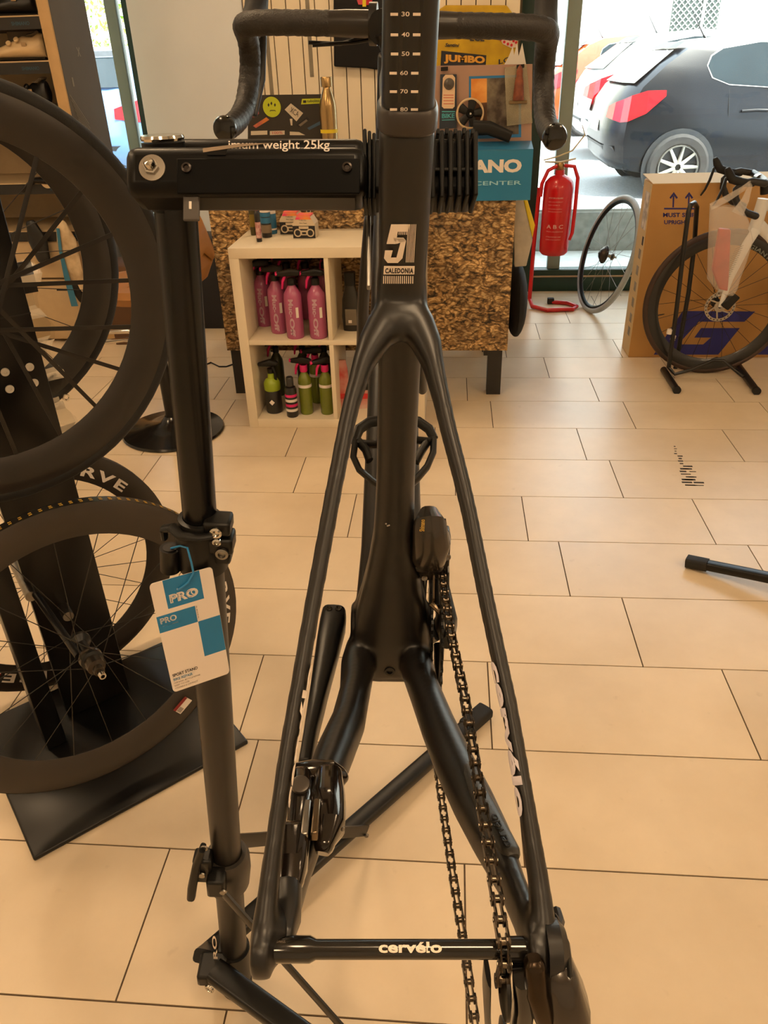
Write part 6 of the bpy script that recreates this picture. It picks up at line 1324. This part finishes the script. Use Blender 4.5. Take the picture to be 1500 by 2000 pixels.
tube_bottle('lube_bottle', 'slim black tube with pink label nearest the shelf front edge', 507, 472, .011, .145, BKB, PINK, ((.1, .52, mat('lube_pink', (150, 70, 80), .5, rgb2=(206, 170, 160), scale=60)),), None)
tube_bottle('lube_bottle', 'dark green tube with yellow cap behind the pink labelled tube', 496, 459, .0125, .165, mat('bottle_olive', (70, 62, 26), .4, noise=.2), YELLOWP, ((.2, .5, mat('olive_label', (120, 100, 30), .5)),), None)
tube_bottle('lube_bottle', 'black tube with yellow cap at the back of the shelf top', 508, 452, .011, .165, BKB, YELLOWP, ((.2, .4, BLB),), None)
def tape_box(lb_, px, py):
    o = local_thing('tape_box', lb_, 'box', (px, py, KZ + .0005), -.05, 'house shaped tape boxes'); w_, d_, h1, h2 = .046, .035, .055, .082
    prof = [(-w_, 0), (w_, 0), (w_, h1), (w_ * .62, h2), (-w_ * .62, h2), (-w_, h1)]
    MB().prism([(x, -d_, z) for x, z in prof], (0, 2 * d_, 0)).build('carton', mat('tape_white', (206, 188, 160), .5, noise=.05), o, smooth=0)
    MB().box(-w_, w_, -d_ - .0006, -d_, 0, .048).build('black_panel', INK, o, smooth=0); MB().box(-w_ * .62, w_ * .62, -d_ * .9, d_ * .9, h2, h2 + .006).build('pink_top', mat('tape_top', (226, 60, 110), .5, rgb2=(230, 150, 40), scale=25), o, smooth=0)
    MB().prism([(-w_ * .62, -d_ - .0005, h2), (w_ * .62, -d_ - .0005, h2), (w_ * .72, -d_ - .0005, h2 - .01), (-w_ * .72, -d_ - .0005, h2 - .01)], (0, .0004, 0)).build('pink_edge', mat('tape_top', (226, 60, 110), .5), o, smooth=0)
    GL = mat('tape_light', (196, 178, 150), .5)
    MB().box(-.020, .020, -d_ - .0012, -d_, .036, .046).build('cassette_label', GL, o, smooth=0); MB().box(-.016, .016, -d_ - .0012, -d_, .012, .03).build('cassette_window', GL, o, smooth=0); MB().box(-.008, .008, -d_ - .0016, -d_, .016, .024).build('cassette_reel_gap', INK, o, smooth=0)
    for s_ in (-1, 1): MB().lathe([(.016, 0), (.016, .0008), (.011, .0008), (.011, 0)], (s_ * .026, -d_ - .0005, .021), (0, -1, 0), n=20).build('cassette_reel', GL, o)
    text('TUBELESS', 1, mat('tape_grey', (120, 110, 100), .5), o, 'box_lettering', (-.018, -d_ - .0006, .066), (1, 0, 0), (0, 0, 1), fit=(.03, .006)); text('Rim Tape', 1, mat('tape_grey', (120, 110, 100), .5), o, 'box_lettering', (-.016, -d_ - .0006, .055), (1, 0, 0), (0, 0, 1), fit=(.03, .006), bold=.02)
tape_box('house shaped tape box in front on the shelf top', -.585, 3.25); tape_box('house shaped tape box half hidden behind the other one', -.655, 3.335)
stk = thing('lettered_stick', 'upright white stick with black letters standing behind the tape boxes', 'stick', Yp(601, 440, 3.38))
cq([(597, 383), (606, 383), (607, 425), (599, 425)], 3.40, PAPER, 'face', stk, .004); a = Yp(603, 421, 3.3985); b = Yp(601, 385, 3.3985); text('FIZIK', 1, INK, stk, 'stick_lettering', a + [.007, 0, 0], b - a, (-1, 0, 0), fit=(np.linalg.norm(b - a), .014), bold=.03)

# ================================================================== stool, boxes and shoe fixture on the left
stl = thing('bar_stool', 'round based black bar stool with tan seat and chrome foot ring behind the stand', 'stool', Fl(340, 842))
sc_ = Fl(340, 842)
MB().lathe([(.0001, 0), (.215, 0), (.22, .006), (.215, .014), (.13, .03), (.05, .05), (.028, .075)], sc_, (0, 0, 1), n=40).build('base', mat('stool_base', (24, 22, 20), .2, .3, noise=.15, coat=.3), stl)
MB().tube([sc_ + [0, 0, .05], sc_ + [0, 0, .58]], .024, n=20).build('column', BLACKM, stl)
rc_ = Yp(262, 668, sc_[1] - .05); rc0 = V3((sc_[0] - .02, sc_[1] - .03, rc_[2]))
MB().tube([rc0 + [.0, .0, 0], rc0 + [-.10, -.02, .01], rc0 + [-.22, -.07, .01], rc0 + [-.27, -.02, .008], rc0 + [-.25, .07, .012], rc0 + [-.12, .09, .01], rc0 + [0, .03, 0]], .010, n=12).build('foot_ring', CHROME, stl)
TANL = mat('tan_leather', (150, 100, 44), .5, noise=.15, scale=14, bump=.1, bscale=60)
ss = V3((sc_[0], sc_[1], .60))
g = MB(); rings = []
for t, zz, rx, ry in ((0, -.02, .13, .12), (.2, .0, .21, .19), (.5, .03, .235, .21), (.8, .055, .22, .2), (1, .06, .15, .14)):
    rings.append([ss + V3((rx * math.cos(a_) * (1.15 if math.cos(a_) > 0 else 1), ry * math.sin(a_), zz + .10 * max(0, math.cos(a_)) ** 2 * (0.4 + t))) for a_ in [2 * math.pi * k / 32 for k in range(32)]])
g.loft(rings).build('seat', TANL, stl)
MB().tube([ss + [.16, .10, .06], ss + [.25, .04, .18], ss + [.26, -.05, .24], ss + [.22, -.14, .16]], [(.04, .02), (.07, .022), (.075, .022), (.04, .018)], n=14, side=(0, 0, 1), rnd=True).build('backrest', TANL, stl)
bx = thing('brown_carton', 'dark brown carton on the floor behind the wheel display', 'box', Fl(262, 668))
p0 = Fl(228, 664); p1 = Fl(310, 672)
p0 = p0 + [.03, -.05, 0]; p1 = p1 + [.03, -.05, 0]
MB().obox((p0 + p1) / 2 + [0, .12, .22], (abs(p1[0] - p0[0]) / 2, 0, 0), (0, .12, 0), (0, 0, .22)).build('body', mat('brown_card', (92, 62, 36), .7, noise=.2, scale=5), bx, smooth=0, bevel=.004)
MB().obox((p0 + p1) / 2 + [.06, -.001, .22], (.004, 0, 0), (0, .001, 0), (0, 0, .22)).build('tape_seam', mat('tape_brown', (120, 88, 54), .5), bx, smooth=0)
dkb = thing('dark_crate', 'dark crate with blue side and red label under the desk end', 'crate', Fl(395, 640))
p0 = Fl(385, 642); MB().obox(p0 + [.07, .12, .26], (.10, 0, 0), (0, .12, 0), (0, 0, .26)).build('body', mat('crate_navy', (24, 24, 32), .6, noise=.2), dkb, smooth=0, bevel=.004); MB().obox(p0 + [.06, -.002, .44], (.05, 0, 0), (0, .002, 0), (0, 0, .012)).build('red_label', mat('label_orange_red', (200, 60, 40), .5), dkb, smooth=0)
# shoe fixture
FX0, FX1, FY0, FY1 = -3.0, -1.905, 4.2, 4.64
sf = thing('shoe_display', 'tall shoe display fixture with grey side panel and dark shelves', 'display fixture', (-2.45, 4.42, 0))
GRYP = mat('fixture_grey', (86, 82, 78), .6, noise=.1, scale=4); BEI = mat('fixture_beige', (196, 160, 110), .55, noise=.06); DKSH = mat('fixture_shelf', (28, 25, 23), .5, noise=.2); BACKP = mat('fixture_back', (188, 162, 124), .6, noise=.06)
MB().box(FX1 - .035, FX1, FY0 + .012, FY1, 0, 2.2).build('side_panel', GRYP, sf, smooth=0)
MB().box(FX1 - .055, FX1 - .001, FY0 - .004, FY0 + .012, 0, 2.2).build('front_edge', BEI, sf, smooth=0, bevel=.002)
MB().box(FX0, FX1 - .035, FY1 - .02, FY1, 0, 2.2).build('back_panel', BACKP, sf, smooth=0); MB().box(FX0, FX0 + .035, FY0, FY1, 0, 2.2).build('side_panel', GRYP, sf, smooth=0)
zsh = [Yp(40, y, FY0)[2] for y in (33, 122)]; zsh = [zsh[0], zsh[1], zsh[1] - .20, .86, .62]
for z in zsh:
    s_ = MB().box(FX0 + .035, FX1 - .055, FY0, FY1 - .02, z - .05, z).build('shelf', DKSH, sf, smooth=0); MB().box(FX0 + .035, FX1 - .055, FY0 - .003, FY1 - .02, z, z + .006).build('shelf_lip', BACKP, s_, smooth=0)
    text('SHIMANO', 1, mat('fixture_blue_text', (30, 66, 82), .5), s_, 'shelf_lettering', (FX1 - .20, FY0 - .001, z - .034), (1, 0, 0), (0, 0, 1), fit=(.09, .016), bold=.03)
MB().box(FX0 + .035, FX1 - .055, FY0 + .01, FY1 - .02, .02, .36).build('drawer', BACKP, sf, smooth=0, bevel=.004); MB().box(FX0 + .035, FX1 - .055, FY0 + .012, FY1 - .02, .37, .57).build('drawer', BACKP, sf, smooth=0, bevel=.004)
MB().box(FX1 - .30, FX1 - .12, FY0 + .008, FY0 + .011, .30, .31).build('drawer_handle', INK, sf, smooth=0)
STR = mat('fixture_stripe', (128, 122, 112), .6)
for i in range(9):
    z0_ = 1.27 - i * .022; MB().prism([(FX1 + .001, FY0 + .03 + i * .008, z0_), (FX1 + .001, FY0 + .03 + i * .008, z0_ - .007), (FX1 + .001, FY0 + .19 + i * .004, z0_ - .150), (FX1 + .001, FY0 + .19 + i * .004, z0_ - .143)], (.0008, 0, 0)).build('side_stripe', STR, sf, smooth=0)
text('x', 1, STR, sf, 'side_mark', (FX1 + .001, FY0 + .22, 1.43), (0, 1, 0), (0, 0, 1), fit=(.04, .04)); MB().obox((FX1 + .001, FY0 + .10, 1.32), (.0005, 0, 0), (0, .008, 0), (0, 0, .02)).build('side_mark', STR, sf, smooth=0)
def shoe(lb_, x, y, z, m_, flip=1, rz=0, sole_m=None):
    o = local_thing('cycling_shoe', lb_, 'shoe', (x, y, z + .0065), rz, 'cycling shoes on the display')
    secs = [(-.135, .012, .030, .02), (-.12, .034, .050, .03), (-.07, .044, .066, .04), (-.02, .042, .085, .045), (.03, .037, .105, .05), (.08, .034, .100, .05), (.115, .032, .118, .05), (.135, .022, .112, .04)]
    rings = []
    for xx, hw_, top, _ in secs:
        rings.append([(flip * xx, hw_ * math.cos(a_) * (1 if math.sin(a_) < .2 else .82), .012 + (top - .012) * (.5 + .5 * math.sin(a_))) for a_ in [2 * math.pi * k / 20 for k in range(20)]])
    MB().loft(rings if flip > 0 else rings[::-1]).build('upper', m_, o, smooth=70)
    MB().tube([(flip * xx, 0, .008) for xx in (-.13, -.08, 0, .08, .13)], [(.026, .006), (.043, .007), (.036, .007), (.035, .007), (.024, .006)], n=16, side=(0, 1, 0)).build('sole', sole_m or DKSH, o)
    MB().tube([(flip * .062, 0, .108), (flip * .09, 0, .110), (flip * .12, 0, .125)], [(.026, .006), (.026, .008), (.022, .006)], n=14, side=(0, 1, 0)).build('collar_lining', mat('shoe_lining', (96, 84, 66), .8, noise=.1), o)
    for xx, zz in ((-.03, .085), (.012, .10)): MB().lathe([(.013, 0), (.013, .007), (.010, .010), (.0001, .010)], (flip * xx, -.030, zz - .012), nrm((0, -.75, .66)), n=18).build('dial', m_, o)
    MB().obox((flip * .045, -.037, .07), (.012, 0, 0), (0, .002, 0), (0, 0, .008)).build('strap_tab', mat('shoe_tab', (170, 140, 100), .5), o, bevel=.001)
    return o
SHOEW = mat('shoe_cream', (222, 192, 146), .45, noise=.05, scale=8); SHOEB = mat('shoe_black', (18, 17, 17), .4, noise=.2)
p = Yp(42, 112, FY0 + .10); shoe('cream cycling shoe with two dials on the upper shoe shelf', p[0], FY0 + .09, zsh[1], SHOEW, 1, R(4))
s0 = shoe('black cycling shoe on the shelf below the cream one', Yp(60, 170, FY0 + .1)[0], FY0 + .10, zsh[2], SHOEB, 1, R(-30))
shoe('black cycling shoe on the topmost visible shelf', Yp(15, 30, FY0 + .1)[0], FY0 + .12, zsh[0], SHOEB, 1, R(10))
shbx = thing('shoe_box', 'small taupe shoe box behind the cream cycling shoe', 'box', (Yp(58, 60, 4.45)[0], 4.5, zsh[1] + .0065)); zz = zsh[1] + .0065
xq = Yp(58, 60, 4.45)[0]; MB().box(xq - .12, xq + .10, 4.44, 4.56, zz, zz + .155).build('body', mat('taupe_box', (116, 98, 76), .6, noise=.08), shbx, smooth=0, bevel=.003)
cmp_ = thing('bike_light', 'black bicycle light with round white label hanging on the lower fixture', 'light', Yp(88, 355, FY0 - .02))
q = Yp(92, 354, FY0 - .02); MB().lathe([(.034, 0), (.034, .006), (.0001, .006)], q, (0, -1, 0), n=28).build('round_label', mat('label_round', (216, 190, 150), .5, noise=.1), cmp_)
MB().tube([Yp(92, 352, FY0 - .01), Yp(66, 352, FY0 - .01), Yp(45, 372, FY0 - .01)], [(.045, .02), (.03, .015), (.012, .01)], n=14, side=(0, 1, 0), rnd=True).build('body', BLACK, cmp_)
gb = thing('white_glove', 'white cycling glove pair with blue strap hanging on the lower fixture', 'gloves', Yp(125, 570, FY0 - .03))
GLV = mat('glove_white', (214, 190, 152), .7, rgb2=(170, 146, 112), scale=16, bump=.3, bscale=40)
MB().tube([Yp(120, 440, FY0 - .03), Yp(130, 470, FY0 - .03), Yp(142, 520, FY0 - .03), Yp(158, 560, FY0 - .03)], [(.03, .02), (.055, .025), (.05, .022), (.03, .018)], n=16, side=(1, 0, 0), rnd=True).build('glove', GLV, gb)
MB().tube([Yp(113, 446, FY0 - .06), Yp(118, 490, FY0 - .06), Yp(130, 540, FY0 - .06), Yp(146, 598, FY0 - .06)], [(.009, .003), (.009, .003), (.016, .003), (.02, .003)], n=8, side=(1, 0, 0)).build('strap', mat('strap_blue', (46, 110, 140), .6), gb)
MB().tube([Yp(146, 560, FY0 - .04), Yp(160, 585, FY0 - .04)], [(.03, .02), (.02, .015)], n=12, side=(1, 0, 0), rnd=True).build('cuff', BLACK, gb)
gk = thing('black_glove', 'black padded glove hanging left of the white one on the fixture', 'gloves', Yp(75, 500, FY0 - .02))
MB().tube([Yp(62, 440, FY0 - .03), Yp(74, 470, FY0 - .03), Yp(84, 502, FY0 - .03)], [(.03, .02), (.055, .022), (.04, .018)], n=14, side=(1, 0, 0), rnd=True).build('glove', SHOEB, gk)

pcab = MB().tube([Fl(392, 716, .004), Fl(412, 708, .004), Fl(428, 716, .004), Fl(442, 716, .004), Fl(470, 706, .004)], .004, n=8).build('power_cable', BLACK, None, origin=Fl(420, 712)); tag(pcab, 'thin black cable lying on the floor beside the desk leg', 'cable')
